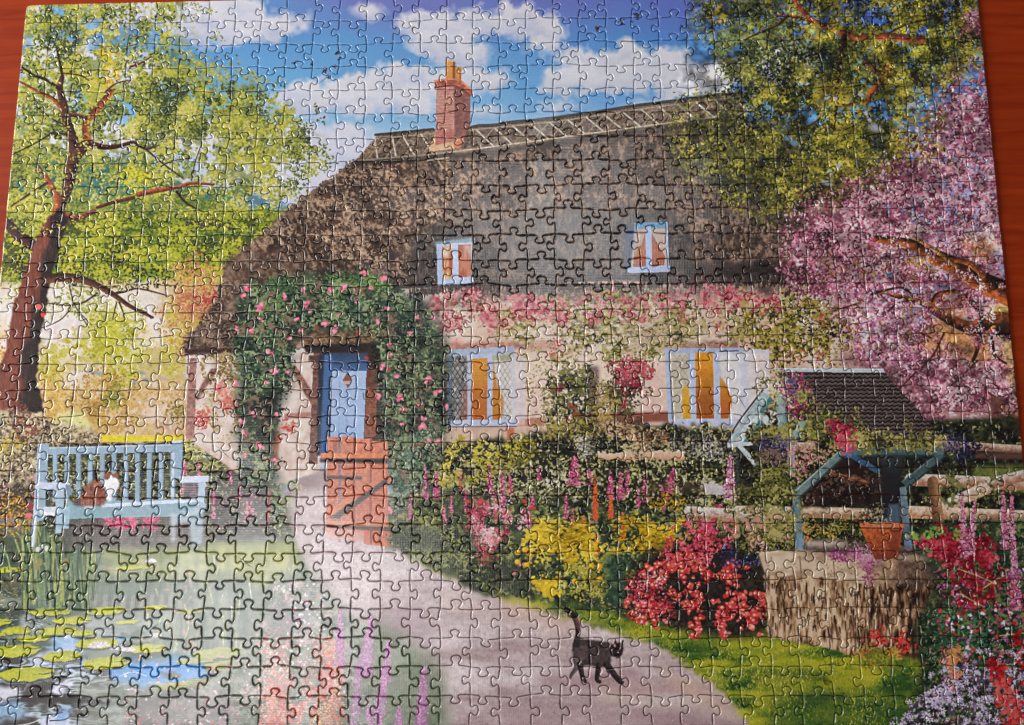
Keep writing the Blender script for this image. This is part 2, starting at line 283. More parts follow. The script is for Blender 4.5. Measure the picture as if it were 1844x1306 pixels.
BR = (146, 82, 56); BD = (58, 40, 36)
def paint_left_tree():
    U = [(-60, -30), (352, -30), (330, 40), (318, 108), (420, 135), (492, 180), (548, 212), (572, 262), (560, 310), (500, 335), (430, 340), (300, 372), (140, 372), (-60, 400)]
    sl, m = pm(U, 10, 22, 16)
    g = np.clip((noise(30, seed=41)[sl] - .36) * 5, 0, 1) * np.clip((noise(9, seed=42)[sl] - .30) * 4, 0, 1)
    lay(sl, m * g * .8, pal([(84, 100, 62), (130, 142, 78), (160, 166, 96)], noise(14, seed=43)[sl]))
    spatter(U, [(70, 84, 44), (116, 128, 62), (150, 158, 74), (186, 182, 72)], .45, 4.5, 40, 12, 24, 80, hole=1.); spatter(U, [(150, 156, 60), (186, 182, 66), (212, 204, 96)], .25, 3.6, 30, 12, 22, 84, hole=.9)
    C1 = [(-60, -30), (350, -30), (340, 30), (318, 62), (312, 112), (270, 170), (200, 200), (60, 190), (-60, 200)]
    leaves(C1, 3400, LG, f=14, rag=22, gap=.22, size=(1.4, 3.6))
    leaves([(25, 10), (200, 10), (190, 110), (60, 90)], 1300, LG, f=10, rag=16, gap=.2)
    leaves([(330, 110), (420, 135), (490, 180), (440, 200), (500, 240), (420, 250), (250, 240), (190, 190), (260, 150)], 4200, LG[:5], f=12, rag=18, gap=.1, size=(1.4, 3.6))
    leaves([(150, 180), (330, 170), (450, 190), (500, 215), (480, 250), (380, 250), (300, 270), (170, 240)], 3000, LG, f=12, rag=18, gap=.15)
    leaves([(440, 205), (545, 205), (585, 290), (560, 315), (500, 335), (430, 335), (370, 300), (420, 260)], 1900, LG[:5], f=14, rag=20, gap=.36)
    leaves([(20, 180), (120, 175), (170, 260), (80, 290), (-20, 290)], 1900, LG, f=12, rag=18, gap=.2)
    leaves([(-30, 270), (110, 290), (140, 350), (60, 400), (-40, 400)], 2200, LG, f=10, rag=16, gap=.15)
    leaves([(140, 270), (230, 285), (330, 300), (380, 330), (520, 330), (560, 370), (430, 380), (300, 372), (150, 372)], 2800, [(96, 120, 60)] + LG[1:], f=10, rag=16, gap=.24)
    for p in ([(62, 280), (112, 285), (120, 330), (70, 335)], [(145, 290), (225, 300), (230, 336), (150, 338)]): spatter(p, [(50, 96, 96), (76, 124, 116)], .62, 7, 30, 6, 8, 140)
    for p in ([(85, 12), (120, 18), (112, 34), (92, 30)], [(140, 30), (182, 40), (170, 56), (142, 50)], [(265, 50), (292, 55), (288, 75), (262, 72)], [(60, 85), (105, 90), (100, 130), (60, 120)], [(190, 270), (225, 268), (228, 285), (200, 288)]): spatter(p, [(84, 150, 208), (150, 186, 222)] if p[0][1] < 60 else [(206, 210, 226), (228, 226, 234)], .7, 6, 30, 4, 6, 144)
    leaves([(215, 305), (265, 300), (270, 335), (230, 350)], 150, [(196, 190, 40), (226, 214, 50)], f=5, rag=6)
    leaves([(185, 90), (212, 95), (206, 150), (190, 160)], 160, [(206, 190, 40), (234, 214, 40), (190, 130, 60)], f=5, rag=8)
    for x, y, n in ((450, 136, 26), (440, 142, 14), (385, 66, 18), (392, 70, 10), (560, 268, 20), (578, 300, 16), (470, 222, 14), (345, 5, 14), (375, 20, 16)):
        for k in range(n): dab(x + rng.normal(0, 9), y + rng.normal(0, 5), rng.uniform(1.5, 3), 1.3, rng.uniform(0, 3), pal(LG, np.array(rng.uniform(.2, .8)))[()])
    # limbs
    T = lambda p, a, b, l=BR, d=BD, s=-1: stroke(p, a, b, l, d, side=s)
    T([(200, 165), (180, 190), (158, 218), (155, 240), (162, 262)], 9, 15, (176, 92, 60), (110, 54, 40))
    T([(120, 205), (140, 208), (156, 212)], 5, 7, (150, 76, 50))
    T([(160, 258), (185, 265), (210, 264), (240, 256)], 11, 5, (84, 46, 40), (56, 34, 32)); T([(240, 256), (262, 268), (285, 262)], 4, 2, (96, 60, 50))
    T([(262, 268), (290, 292), (330, 322)], 3, 1.5, (70, 48, 44)); T([(290, 300), (310, 290), (345, 285)], 2, 1, (96, 60, 44)); T([(345, 325), (352, 290), (365, 255)], 2, 1, (110, 110, 70))
    T([(130, 300), (134, 262), (122, 225), (115, 190), (108, 160), (112, 140)], 22, 8, (96, 62, 54), (62, 46, 42))
    T([(106, 160), (85, 145), (60, 135), (36, 118)], 6, 2.5, (56, 42, 42)); T([(113, 138), (108, 115), (102, 88)], 5, 2, (66, 48, 48)); T([(116, 132), (145, 136), (160, 145)], 3, 1.5, (150, 110, 60))
    T([(110, 195), (95, 178), (70, 166), (35, 147)], 8, 3, (176, 100, 60), (96, 54, 40)); T([(140, 250), (100, 240), (60, 260), (20, 280)], 3, 1.5, (80, 60, 50)); T([(118, 225), (95, 215), (70, 195)], 2.5, 1, (70, 56, 50))
    T([(235, 120), (255, 113), (272, 102)], 4, 2, (150, 90, 60)); T([(190, 165), (210, 150), (235, 145)], 3, 1, (120, 70, 50))
    T([(100, 410), (108, 370), (125, 330), (130, 295), (152, 262)], 20, 18, (104, 66, 54), (66, 42, 40))
    T([(100, 400), (104, 360), (92, 335), (82, 318)], 14, 8, (196, 104, 60), (120, 58, 44)); T([(85, 330), (60, 345), (20, 372)], 5, 2, (100, 60, 46)); T([(75, 310), (70, 300)], 6, 4, (190, 90, 60))
    T([(112, 388), (140, 392), (170, 380)], 15, 7, (150, 82, 64), (86, 46, 46)); T([(175, 374), (200, 366), (240, 356)], 5, 6, (120, 66, 44), (80, 46, 36))
    T([(250, 350), (290, 342), (325, 336), (345, 330), (385, 332)], 9, 3.5, (190, 98, 62), (96, 50, 44)); T([(318, 345), (335, 365), (362, 380)], 4, 2, (70, 46, 44))
    T([(65, 445), (35, 425), (12, 402), (-20, 380)], 20, 16, (84, 50, 48), (50, 34, 36))
    sl, m = pm([(52, 462), (66, 430), (82, 398), (108, 372), (122, 392), (112, 430), (102, 462), (92, 500), (84, 545), (70, 620), (66, 690), (80, 742), (-30, 746), (8, 640), (22, 560), (40, 500), (56, 460)], 1, 2)
    xg = np.linspace(0, 1, m.shape[1])[None]; yg = np.linspace(0, 1, m.shape[0])[:, None]
    t = np.clip((xg * 1.15 - (1.12 - .62 * yg)) * 4 + .6 + (noise(9, 26, seed=21)[sl] - .5) * 1.1 + .9 - 1.7 * (1 - yg), 0, 1) * .0
    xc = np.array([np.interp(y, [390, 460, 545, 640, 742], [95, 82, 62, 40, 34]) for y in np.arange(sl[0].start, sl[0].stop) - OY])[:, None]
    xx = (np.arange(sl[1].start, sl[1].stop) - OX)[None]
    t = np.clip((xx - xc) / 16 + .5 + (noise(8, 30, seed=21)[sl] - .5) * 1.2, 0, 1)
    lay(sl, m, pal([(128, 70, 56), (104, 58, 48), (62, 45, 42), (48, 38, 37)], t) * (1 + .3 * (noise(3, 9, seed=22)[sl][..., None] - .5)))
    T([(82, 502), (130, 500), (165, 510), (200, 528), (235, 552), (275, 572)], 17, 4, (112, 72, 56), (58, 38, 34), 1)
    T([(200, 530), (225, 525), (250, 520), (300, 532)], 4, 1.5, (70, 46, 40)); T([(175, 528), (150, 545), (120, 550), (80, 545)], 3, 1.2, (84, 60, 48)); T([(135, 545), (110, 575), (72, 592)], 2, 1, (90, 70, 50))
    T([(215, 545), (225, 570)], 3, 1, (70, 46, 40)); T([(240, 556), (262, 562), (272, 574)], 3, 1.2, (70, 46, 40)); T([(210, 545), (203, 575)], 2, 1, (80, 56, 46)); T([(125, 515), (135, 550), (160, 590)], 2, 1, (100, 80, 56)); T([(140, 560), (165, 585)], 1.5, 1, (90, 70, 60))
    leaves([(-40, 485), (30, 480), (40, 540), (-40, 560)], 160, LG, f=6, rag=8, gap=.3)
    dab(70, 552, 6, 7, 0, np.array([.86, .42, .38], np.float32)); dab(77, 566, 4, 6, 0, np.array([.9, .3, .26], np.float32))
    # foreground leaves over the limbs
    leaves([(60, 150), (200, 150), (230, 300), (120, 330), (60, 300)], 300, LG[2:], f=14, rag=14, gap=.4)
    leaves([(20, 320), (120, 330), (160, 400), (40, 420)], 260, LG[2:], f=10, rag=12, gap=.4)

def finish_print():
    """crisp, slightly grainy look of the printed sheet"""
    for c in range(3):
        ch = CV[..., c]; CV[..., c] = ch + .40 * (ch - blur(ch, 1)) + .12 * (ch - blur(ch, 5))
    g = rng.normal(0, .010, (CH, CW)).astype(np.float32); g = (g + np.roll(g, 1, 0) + np.roll(g, 1, 1)) / 1.6
    CV[:] = np.clip(CV * (1 + g[..., None]) , 0, 1)

def paint_roof():
    R = [(640, 292), (680, 243), (780, 233), (850, 230), (1000, 213), (1200, 184), (1338, 168), (1342, 250), (1500, 300), (1640, 420), (1640, 500), (1420, 500), (1240, 516), (1225, 505), (1215, 412), (1160, 396), (1120, 408), (1118, 520), (880, 522), (862, 515), (858, 440), (820, 420), (778, 432), (770, 505), (740, 530), (715, 600), (700, 628), (560, 626), (440, 634), (330, 636), (340, 605), (380, 560), (398, 515), (410, 470), (440, 450), (520, 375), (585, 325)]
    mottle(R, TH, 9, 7, f=0, rag=3, con=1.5)
    mottle(R, [(70, 54, 46), (120, 98, 84), (160, 136, 112)], 60, 34, f=0, rag=3, a=.45, seed=14)
    leaves(R, 2600, [(52, 38, 34), (80, 60, 52), (150, 122, 104), (178, 148, 124)], size=(3, 8), asp=(.3, .6), ang=(-.9, .9), f=2, rag=3, a=.5, jit=.5, con=.6, hard=.8)
    # straw ends
    leaves([(640, 290), (780, 280), (860, 300), (760, 420), (740, 520), (600, 500), (420, 520), (350, 625), (335, 630), (400, 510), (440, 450), (540, 365)], 9500, TH[1:] + [(212, 184, 146)], size=(1.2, 3.4), asp=(.25, .5), ang=(-.9, .9), f=2, rag=4, clump=24, con=1.2, jit=.33)
    leaves([(640, 290), (780, 280), (860, 300), (760, 420), (740, 520), (600, 500), (420, 520), (350, 625), (335, 630), (400, 510), (440, 450), (540, 365)], 3200, TH[:2], size=(1.2, 3), asp=(.25, .5), ang=(-.9, .9), f=2, rag=4, jit=.4)
    leaves([(860, 290), (1200, 235), (1340, 220), (1500, 330), (1620, 430), (1600, 490), (1240, 500), (1210, 400), (1110, 400), (1100, 510), (880, 510), (850, 420), (780, 420)], 9000, [(38, 29, 27), (68, 54, 48), (98, 79, 70), (134, 109, 94), (164, 136, 116)], size=(1.2, 3.2), asp=(.25, .5), ang=(-1.3, .8), f=3, rag=5, clump=30, con=1.3, jit=.3)
    leaves([(1240, 440), (1430, 430), (1430, 480), (1250, 490)], 700, [(60, 40, 36), (110, 80, 66), (150, 116, 92)], size=(1.2, 3), f=5, rag=6)
    LS = [(640, 290), (780, 280), (870, 290), (880, 400), (760, 430), (735, 520), (600, 510), (430, 520), (350, 628), (330, 634), (400, 510), (440, 450), (540, 365)]
    RS = [(860, 285), (1200, 235), (1340, 215), (1500, 330), (1620, 430), (1600, 480), (1240, 490), (1210, 400), (1110, 400), (1100, 510), (880, 510), (870, 400)]
    strands(LS, [(48, 35, 31), (92, 70, 60), (140, 112, 94), (190, 158, 132)], 1.05, 12, 4.5, f=5, rag=4, a=.6, con=2.1); strands(RS, [(44, 33, 30), (80, 62, 54), (122, 98, 84), (168, 138, 116)], 1.45, 12, 4.5, f=5, rag=4, a=.6, con=2.1, seed=34)
    spatter(LS, [(48, 34, 30), (70, 52, 45)], .42, 5, 26, 5, 5, 92, a=.75); spatter(LS, [(176, 146, 120), (206, 176, 148)], .22, 3.6, 26, 5, 5, 96, a=.8); spatter(RS, [(44, 32, 29), (66, 50, 44)], .42, 5, 30, 6, 6, 92, a=.75); spatter(RS, [(146, 118, 98), (180, 150, 126)], .2, 3.6, 30, 6, 6, 96, a=.75)
    modulate(R, 26, .16, 18, f=2, seed=62)
    # shaded underside of the thatch by the dormers
    mottle([(745, 430), (790, 405), (850, 408), (880, 440), (878, 515), (745, 528), (735, 480)], [(44, 40, 42), (64, 58, 58), (84, 78, 78)], 12, 8, f=8, a=.9)
    mottle([(870, 395), (1125, 385), (1120, 515), (875, 520)], [(56, 50, 50), (84, 74, 70), (112, 98, 90)], 10, 7, f=12, a=.7)
    mottle([(1085, 398), (1125, 380), (1200, 378), (1235, 410), (1250, 510), (1100, 512)], [(40, 34, 34), (58, 52, 52), (80, 72, 70)], 12, 8, f=8, a=.9)
    MIDR = [(760, 420), (860, 400), (1100, 385), (1240, 390), (1250, 508), (1110, 512), (880, 516), (745, 520)]
    strands(MIDR, [(34, 28, 27), (62, 52, 48), (98, 82, 74), (134, 112, 98)], 1.5, 12, 4.5, f=8, rag=4, a=.55, con=2., seed=34); spatter(MIDR, [(34, 27, 26), (54, 44, 41)], .4, 5, 26, 8, 6, 92, a=.7); spatter(MIDR, [(120, 100, 88), (150, 126, 108)], .2, 3.6, 26, 8, 6, 96, a=.7)
    for cx, cy, rx, ry in ((818, 470, 52, 56), (1166, 445, 58, 60)): spatter([(cx + rx * math.cos(t), cy + ry * math.sin(t)) for t in np.linspace(0, 6.2, 20)], [(30, 26, 27), (48, 42, 42)], .62, 5, 30, 8, 6, 256, a=.75)
    fill([(735, 508), (900, 510), (1110, 503), (1240, 500), (1420, 500), (1420, 516), (1240, 524), (1110, 528), (880, 526), (735, 548)], (42, 37, 38), f=4, a=.85, rag=7)
    mottle([(1215, 478), (1330, 470), (1470, 470), (1640, 480), (1640, 512), (1420, 512), (1260, 518)], [(36, 28, 28), (52, 40, 38), (70, 50, 48)], 14, 8, f=4, rag=4)
    fill([(700, 500), (745, 500), (742, 560), (712, 620), (690, 610)], (50, 40, 36), f=8, a=.7)
    mottle([(445, 440), (560, 470), (560, 510), (400, 520), (412, 460)], [(80, 60, 52), (110, 86, 72), (130, 104, 86)], 10, f=8, a=.5)
    # lower edge of the left slope
    leaves([(335, 600), (440, 560), (440, 630), (332, 636)], 900, [(52, 38, 36), (90, 70, 62), (130, 106, 94), (160, 134, 120)], size=(1.2, 3.4), asp=(.25, .45), ang=(-.5, .9), f=2, rag=4)
    fill([(332, 630), (440, 626), (440, 642), (334, 642)], (62, 36, 34), f=1, a=.85)
    mottle([(545, 596), (700, 590), (690, 624), (548, 628)], [(80, 56, 44), (130, 96, 74), (156, 120, 92)], 7, 4, f=2)
    fill([(548, 622), (692, 618), (690, 632), (550, 634)], (40, 32, 32), f=1)
    # ridge
    fill([(680, 243), (780, 234), (850, 230), (1000, 213), (1200, 184), (1336, 168), (1338, 206), (1200, 226), (1000, 252), (860, 270), (780, 278), (640, 290)], (104, 88, 76), a=.55, var=.5)
    leaves([(680, 243), (850, 230), (1200, 184), (1336, 168), (1338, 206), (1000, 252), (640, 290)], 2400, TH[:5], size=(1.2, 2.8), asp=(.3, .5), f=0, rag=2, jit=.35)
    S = lambda a, b, w=1.7, c=(206, 192, 168): stroke([a, b], w, w, c, var=.12)
    yu = lambda x: np.interp(x, [640, 680, 780, 850, 1000, 1200, 1336], [250, 249, 239, 233, 218, 189, 173])
    yl = lambda x: np.interp(x, [640, 780, 860, 1000, 1200, 1338], [289, 277, 267, 248, 221, 203])
    for f, c in ((yu, (170, 152, 128)), (yl, (206, 192, 164))): stroke([(x, f(x) + 1) for x in range(645 if f is yl else 676, 1338, 30)], 2, 2, c)
    for x in range(660, 1330, 33):
        if 770 < x < 842: continue
        x2 = x + 14 if x < 770 else x + 24
        S((x + (14 if x < 700 else 0), yu(x) + 2), (x2 + 6, yl(x2) - 1), 2.2, (214, 204, 186)); S((x + 2, yl(x) - 1), (min(x + 30, 1334), yu(x + 30) + 3), 1.6, (160, 140, 116))
    fill([(640, 289), (860, 272), (1200, 226), (1338, 208), (1338, 216), (1200, 238), (860, 284), (632, 300)], (48, 38, 34), f=2, a=.7)
    stroke([(676, 243), (780, 233)], 4, 4, (64, 58, 44)); stroke([(850, 229), (1000, 212), (1200, 183), (1336, 167)], 5, 5, (56, 48, 36), wob=.6)
    S((770, 289), (808, 284), 1.6); S((788, 287), (797, 304), 1.6)
    for x in range(1220, 1325, 1): pass

def paint_chimney():
    fill([(786, 236), (775, 262), (772, 274), (830, 266), (836, 248)], (220, 184, 148), f=0)
    fill([(820, 256), (836, 248), (830, 266), (816, 268)], (222, 140, 104))
    mottle([(786, 152), (820, 150), (820, 254), (784, 262)], [(176, 110, 100), (196, 134, 120), (206, 156, 140)], 6, 4)
    mottle([(818, 152), (847, 168), (847, 226), (836, 248), (818, 252)], [(124, 76, 70), (150, 96, 88), (166, 112, 100)], 6, 4)
    for y in range(158, 262, 5): stroke([(786, y), (818, y - 1)], .8, .8, (206, 160, 146)); stroke([(819, y - 1), (846, y + 6)], .7, .7, (136, 90, 84)) if y < 238 else None
    mottle([(786, 234), (818, 232), (818, 252), (784, 262)], [(180, 100, 94), (204, 132, 116)], 6, 4, a=.8)
    fill([(782, 146), (822, 143), (850, 163), (852, 172), (848, 172), (819, 154), (784, 157)], (188, 104, 84), var=.2)
    stroke([(783, 146), (822, 143), (850, 163)], 3, 3, (226, 150, 120)); stroke([(785, 158), (819, 155), (847, 172)], 2, 2, (120, 62, 56))
    vgrad([(803, 110), (814, 109), (816, 142), (803, 142)], [(226, 164, 96), (214, 148, 80)]); vgrad([(815, 112), (820, 110), (821, 141), (815, 142)], [(150, 88, 60), (160, 96, 60)])
    vgrad([(820, 119), (832, 121), (830, 150), (820, 143)], [(228, 168, 100), (206, 136, 76)]); stroke([(828, 121), (829, 148)], 2, 2, (176, 108, 70)); stroke([(803, 110), (820, 110)], 2, 2, (236, 186, 120))

WALL = [(206, 180, 164), (222, 200, 184), (230, 214, 200), (236, 224, 214)]
def lattice(x0, y0, x1, y1, col=(120, 116, 110), s=9, w=.8):
    h = y1 - y0
    for x in range(int(x0 - h), int(x1 + h), s):
        for d in (1, -1):
            p = []
            for t in np.linspace(0, 1, 40):
                xx = x + d * t * h * .62
                if x0 <= xx <= x1: p.append((xx, y0 + t * h))
            if len(p) > 1: stroke([p[0], p[-1]], w, w, col)

def paint_walls():
    mottle([(720, 520), (900, 515), (1110, 505), (1240, 512), (1420, 505), (1560, 520), (1560, 700), (1400, 800), (740, 840), (720, 700)], [(206, 168, 150), (222, 190, 172), (228, 206, 190), (232, 216, 204)], 50, 30, f=1)
    fill([(925, 640), (1200, 640), (1200, 770), (925, 775)], (236, 216, 198), f=6, a=.9)
    fill([(930, 700), (985, 680), (985, 770), (930, 775)], (232, 200, 192), f=8, a=.7); fill([(1160, 670), (1196, 660), (1196, 760), (1150, 760)], (230, 194, 184), f=8, a=.7)
    fill([(1325, 540), (1420, 540), (1420, 660), (1330, 640)], (224, 184, 160), f=6, a=.8)
    mottle([(740, 770), (1000, 770), (1000, 810), (740, 830)], [(196, 166, 146), (222, 196, 176), (216, 180, 158)], 18, f=1, a=.9)
    fill([(735, 640), (810, 632), (808, 770), (735, 800)], (96, 78, 68), f=4, a=.85, var=.4)
    # timbers
    fill([(785, 618), (1000, 614), (1000, 628), (785, 634)], (178, 120, 104), f=2, a=.75, var=.3); fill([(1180, 612), (1330, 614), (1330, 630), (1180, 628)], (150, 94, 80), f=2, a=.7, var=.3)
    fill([(775, 764), (808, 764), (808, 770), (775, 770)], (70, 52, 48)); fill([(924, 755), (980, 752), (980, 768), (924, 768)], (198, 134, 112), f=1); fill([(912, 770), (926, 770), (924, 806), (914, 806)], (196, 124, 92), f=1)
    fill([(1030, 745), (1210, 742), (1210, 760), (1030, 762)], (146, 84, 68), f=2); fill([(1060, 660), (1078, 660), (1078, 770), (1058, 770)], (92, 62, 56), f=3, a=.8)
    for y in range(524, 640, 26):
        for x in range(900, 1240, 60): fill(rect(x + (y % 52), y, x + 44 + (y % 52), y + 18), (232, 214, 202), f=3, a=.5)
    for k in range(520):
        x = rng.uniform(738, 1420); y = np.interp(x, [738, 800, 880, 1110, 1240, 1420], [536, 522, 520, 520, 514, 508]) + rng.normal(0, 3); stroke([(x, y - 8), (x + rng.normal(0, 2), y + rng.uniform(0, 5))], 3, 1.5, pal([(40, 33, 32), (66, 54, 50), (104, 86, 76)], np.array(rng.random()))[()] * 255)
    # climbers under the eaves
    GY = [(44, 42, 30), (84, 82, 42), (126, 120, 54), (160, 148, 70), (190, 174, 110)]
    E0 = [(735, 548), (880, 524), (1110, 524), (1240, 520), (1420, 512), (1420, 522), (1240, 534), (1110, 540), (880, 540), (740, 566)]
    fill(E0, (60, 48, 46), f=5, a=.85, rag=9)
    CL = [(765, 528), (900, 520), (1110, 515), (1240, 508), (1420, 505), (1560, 530), (1560, 610), (1350, 616), (1250, 632), (1130, 660), (1000, 650), (900, 614), (770, 606)]
    spatter(CL, GY, .52, 4.2, 34, 10, 16, 100); spatter([(985, 540), (1240, 540), (1250, 630), (1130, 665), (980, 640)], GY, .5, 4, 26, 10, 16, 104); spatter([(925, 620), (1190, 620), (1190, 660), (930, 660)], GY[1:], .36, 3.6, 24, 8, 12, 108)
    spatter(CL, [(196, 170, 140), (222, 204, 184)], .22, 3.6, 20, 8, 12, 112, a=.7)
    spatter([(770, 520), (900, 520), (1100, 512), (1420, 505), (1420, 556), (1240, 566), (1080, 590), (900, 600), (775, 604)], [(120, 36, 50), (170, 58, 76), (200, 90, 104), (218, 140, 142)], .56, 4.6, 26, 9, 16, 116, hole=1.)
    spatter([(770, 520), (1000, 520), (1000, 600), (775, 604)], [(196, 96, 112), (226, 156, 160), (232, 190, 186)], .4, 3.8, 22, 9, 14, 120, hole=.9)
    spatter([(1320, 530), (1500, 530), (1550, 600), (1510, 660), (1420, 690), (1345, 650)], [(28, 26, 18), (66, 62, 26), (118, 108, 36), (164, 146, 50), (186, 166, 80)], .62, 4.6, 26, 9, 18, 124)
    leaves([(1330, 540), (1480, 540), (1540, 600), (1510, 660), (1420, 680), (1350, 640)], 900, [(28, 26, 18), (66, 62, 26), (118, 108, 34), (164, 146, 48), (190, 170, 80)], f=8, rag=16, gap=.2)
    for x, y in ((812, 545), (850, 540), (878, 560), (830, 580), (805, 570), (905, 585), (960, 575), (1120, 540), (1160, 545), (1200, 530), (1245, 520), (1268, 545), (1290, 560), (1310, 520), (1330, 535), (1370, 540), (1395, 545), (1365, 560), (1160, 575), (1230, 570), (1300, 590), (998, 620), (997, 640), (1440, 640), (1480, 640), (1478, 575)):
        for k in range(22): dab(x + rng.normal(0, 7), y + rng.normal(0, 6), rng.uniform(1.3, 2.8), 1.6, rng.uniform(0, 3), pal([(150, 30, 50), (206, 62, 84), (226, 120, 124)], np.array(rng.random()))[()], .9, 1.4)
    # climbers between the windows
    leaves([(990, 690), (1050, 660), (1075, 680), (1070, 775), (985, 780), (975, 740)], 700, [(30, 28, 22), (66, 68, 38), (116, 118, 56), (150, 146, 80)], f=6, rag=12, hard=1.5)
    leaves([(940, 690), (1010, 640), (1060, 650), (1000, 720), (975, 760)], 260, [(120, 118, 60), (160, 150, 90)], f=8, rag=12, gap=.3, hard=1.4)
    spatter([(975, 690), (1010, 655), (1055, 655), (1078, 680), (1074, 785), (980, 785), (965, 740)], [(24, 22, 18), (54, 54, 32), (90, 92, 46), (130, 128, 64)], .66, 4.4, 24, 9, 14, 128); spatter([(1095, 660), (1165, 650), (1165, 700), (1145, 762), (1105, 762), (1085, 720)], [(26, 20, 20), (58, 44, 36), (104, 92, 52)], .56, 4.4, 24, 9, 12, 132)
    leaves([(1100, 655), (1165, 650), (1165, 690), (1140, 755), (1110, 755), (1085, 720)], 700, [(30, 24, 24), (66, 58, 40), (120, 112, 60)], f=6, rag=12, hard=1.5)
    leaves([(1070, 700), (1110, 690), (1110, 760), (1072, 764)], 260, [(150, 130, 60), (190, 168, 96)], f=6, rag=8, gap=.3)
    leaves([(1102, 652), (1150, 648), (1170, 670), (1150, 700), (1115, 690)], 330, [(140, 24, 50), (190, 50, 80), (216, 90, 110)], f=6, rag=10)
    for x, y in ((1125, 720), (1120, 688), (1010, 698), (1030, 730), (1040, 745), (1020, 755), (1000, 705), (1125, 735), (1170, 680), (1155, 662)):
        for k in range(12): dab(x + rng.normal(0, 4), y + rng.normal(0, 4), 2, 1.5, 0, pal([(130, 26, 46), (196, 50, 74)], np.array(rng.random()))[()], .9)
    # dormer windows
    fill([(784, 436), (850, 428), (852, 440), (784, 446)], (128, 158, 176), f=1); fill([(786, 440), (850, 436), (850, 510), (788, 514)], (186, 200, 228))
    mottle([(796, 444), (815, 442), (815, 501), (798, 503)], [(232, 200, 160), (206, 130, 84), (170, 84, 48)], 10, 40, con=2); mottle([(825, 441), (848, 440), (849, 498), (826, 500)], [(200, 130, 100), (176, 92, 60), (150, 72, 44)], 10, 40, con=2)
    fill([(797, 443), (814, 443), (806, 466), (797, 458)], (228, 214, 200), f=2, a=.8); fill([(835, 441), (848, 441), (848, 466)], (220, 200, 190), f=2, a=.7)
    fill([(788, 506), (852, 500), (853, 508), (788, 515)], (190, 206, 236)); fill([(815, 438), (824, 437), (826, 508), (817, 509)], (196, 210, 238))
    fill([(1142, 402), (1202, 400), (1205, 490), (1134, 492)], (178, 192, 222)); fill([(1147, 402), (1200, 400), (1200, 412), (1148, 414)], (92, 152, 190), f=1); fill([(1124, 408), (1144, 402), (1136, 490), (1126, 480)], (58, 76, 110), f=2, a=.8)
    fill([(1146, 414), (1163, 412), (1163, 480), (1136, 482)], (196, 172, 160)); fill([(1173, 412), (1200, 412), (1200, 478), (1173, 480)], (200, 180, 170))
    vgrad([(1162, 420), (1163, 480), (1140, 482), (1142, 456), (1155, 440)], [(150, 84, 56), (176, 98, 60), (150, 76, 44)]); vgrad([(1174, 420), (1186, 442), (1198, 462), (1196, 478), (1174, 480)], [(150, 82, 54), (176, 98, 60), (150, 76, 44)])
    fill([(1163, 404), (1172, 404), (1174, 484), (1164, 485)], (176, 196, 232)); fill([(1130, 482), (1206, 478), (1207, 488), (1130, 491)], (176, 192, 228))
    # lower windows
    fill([(806, 632), (926, 626), (930, 768), (806, 770)], (186, 196, 218)); fill([(812, 644), (842, 640), (840, 756), (812, 758)], (150, 148, 146), f=1, var=.3); fill([(806, 640), (814, 640), (814, 762), (808, 764)], (110, 130, 164)); lattice(812, 642, 841, 756, (74, 72, 74))
    fill([(836, 700), (846, 690), (846, 756), (830, 757)], (170, 100, 76), f=2, a=.6)
    vgrad([(850, 646), (878, 645), (877, 757), (849, 757)], [(214, 146, 46), (206, 138, 44), (190, 112, 50), (186, 104, 46)]); vgrad([(888, 648), (896, 690), (906, 710), (908, 740), (902, 757), (886, 757)], [(200, 140, 50), (206, 136, 44), (196, 124, 50)])
    fill([(888, 646), (922, 644), (926, 757), (906, 757), (907, 715), (896, 695)], (222, 216, 214), f=1); lattice(898, 646, 922, 756, (170, 164, 160), 9, .7); fill([(918, 644), (944, 640), (946, 766), (924, 766)], (222, 214, 220), f=2, a=.7)
    for x in (843, 881): fill([(x, 634), (x + 7, 634), (x + 6, 760), (x - 1, 760)], (190, 198, 224))
    fill([(806, 630), (926, 624), (926, 634), (806, 641)], (170, 182, 208)); fill([(886, 640), (922, 637), (922, 648), (888, 650)], (168, 166, 120), f=1, a=.7); fill([(804, 757), (930, 755), (931, 767), (804, 768)], (196, 204, 230)); stroke([(806, 769), (930, 768)], 1.5, 1.5, (120, 104, 100))
    fill([(1197, 630), (1328, 628), (1385, 630), (1384, 760), (1330, 768), (1204, 767)], (212, 212, 224)); fill([(1204, 636), (1240, 636), (1241, 755), (1208, 755)], (206, 196, 180), f=1); lattice(1214, 640, 1238, 690, (176, 164, 150), 10, .7)
    fill([(1240, 636), (1250, 636), (1246, 660), (1240, 668)], (128, 160, 200), f=1); vgrad([(1228, 700), (1240, 690), (1244, 754), (1230, 754)], [(222, 180, 90), (226, 170, 50), (222, 164, 44)])
    vgrad([(1252, 635), (1284, 634), (1286, 754), (1254, 754)], [(226, 156, 40), (224, 152, 40), (190, 118, 44), (170, 96, 40), (176, 98, 36)]); vgrad([(1296, 676), (1306, 690), (1318, 712), (1318, 740), (1312, 754), (1298, 754)], [(226, 176, 80), (206, 136, 50), (196, 110, 46), (190, 104, 50)])
    fill([(1294, 640), (1380, 636), (1372, 755), (1312, 755), (1320, 720), (1300, 676)], (232, 228, 230), f=1); fill([(1330, 640), (1348, 640), (1350, 755), (1336, 755)], (216, 218, 232), f=4, a=.8); fill([(1350, 640), (1388, 634), (1380, 700), (1352, 720)], (230, 212, 206), f=5, a=.6)
    for x in (1242, 1286): fill([(x, 634), (x + 9, 634), (x + 12, 756), (x + 2, 756)], (198, 206, 232))
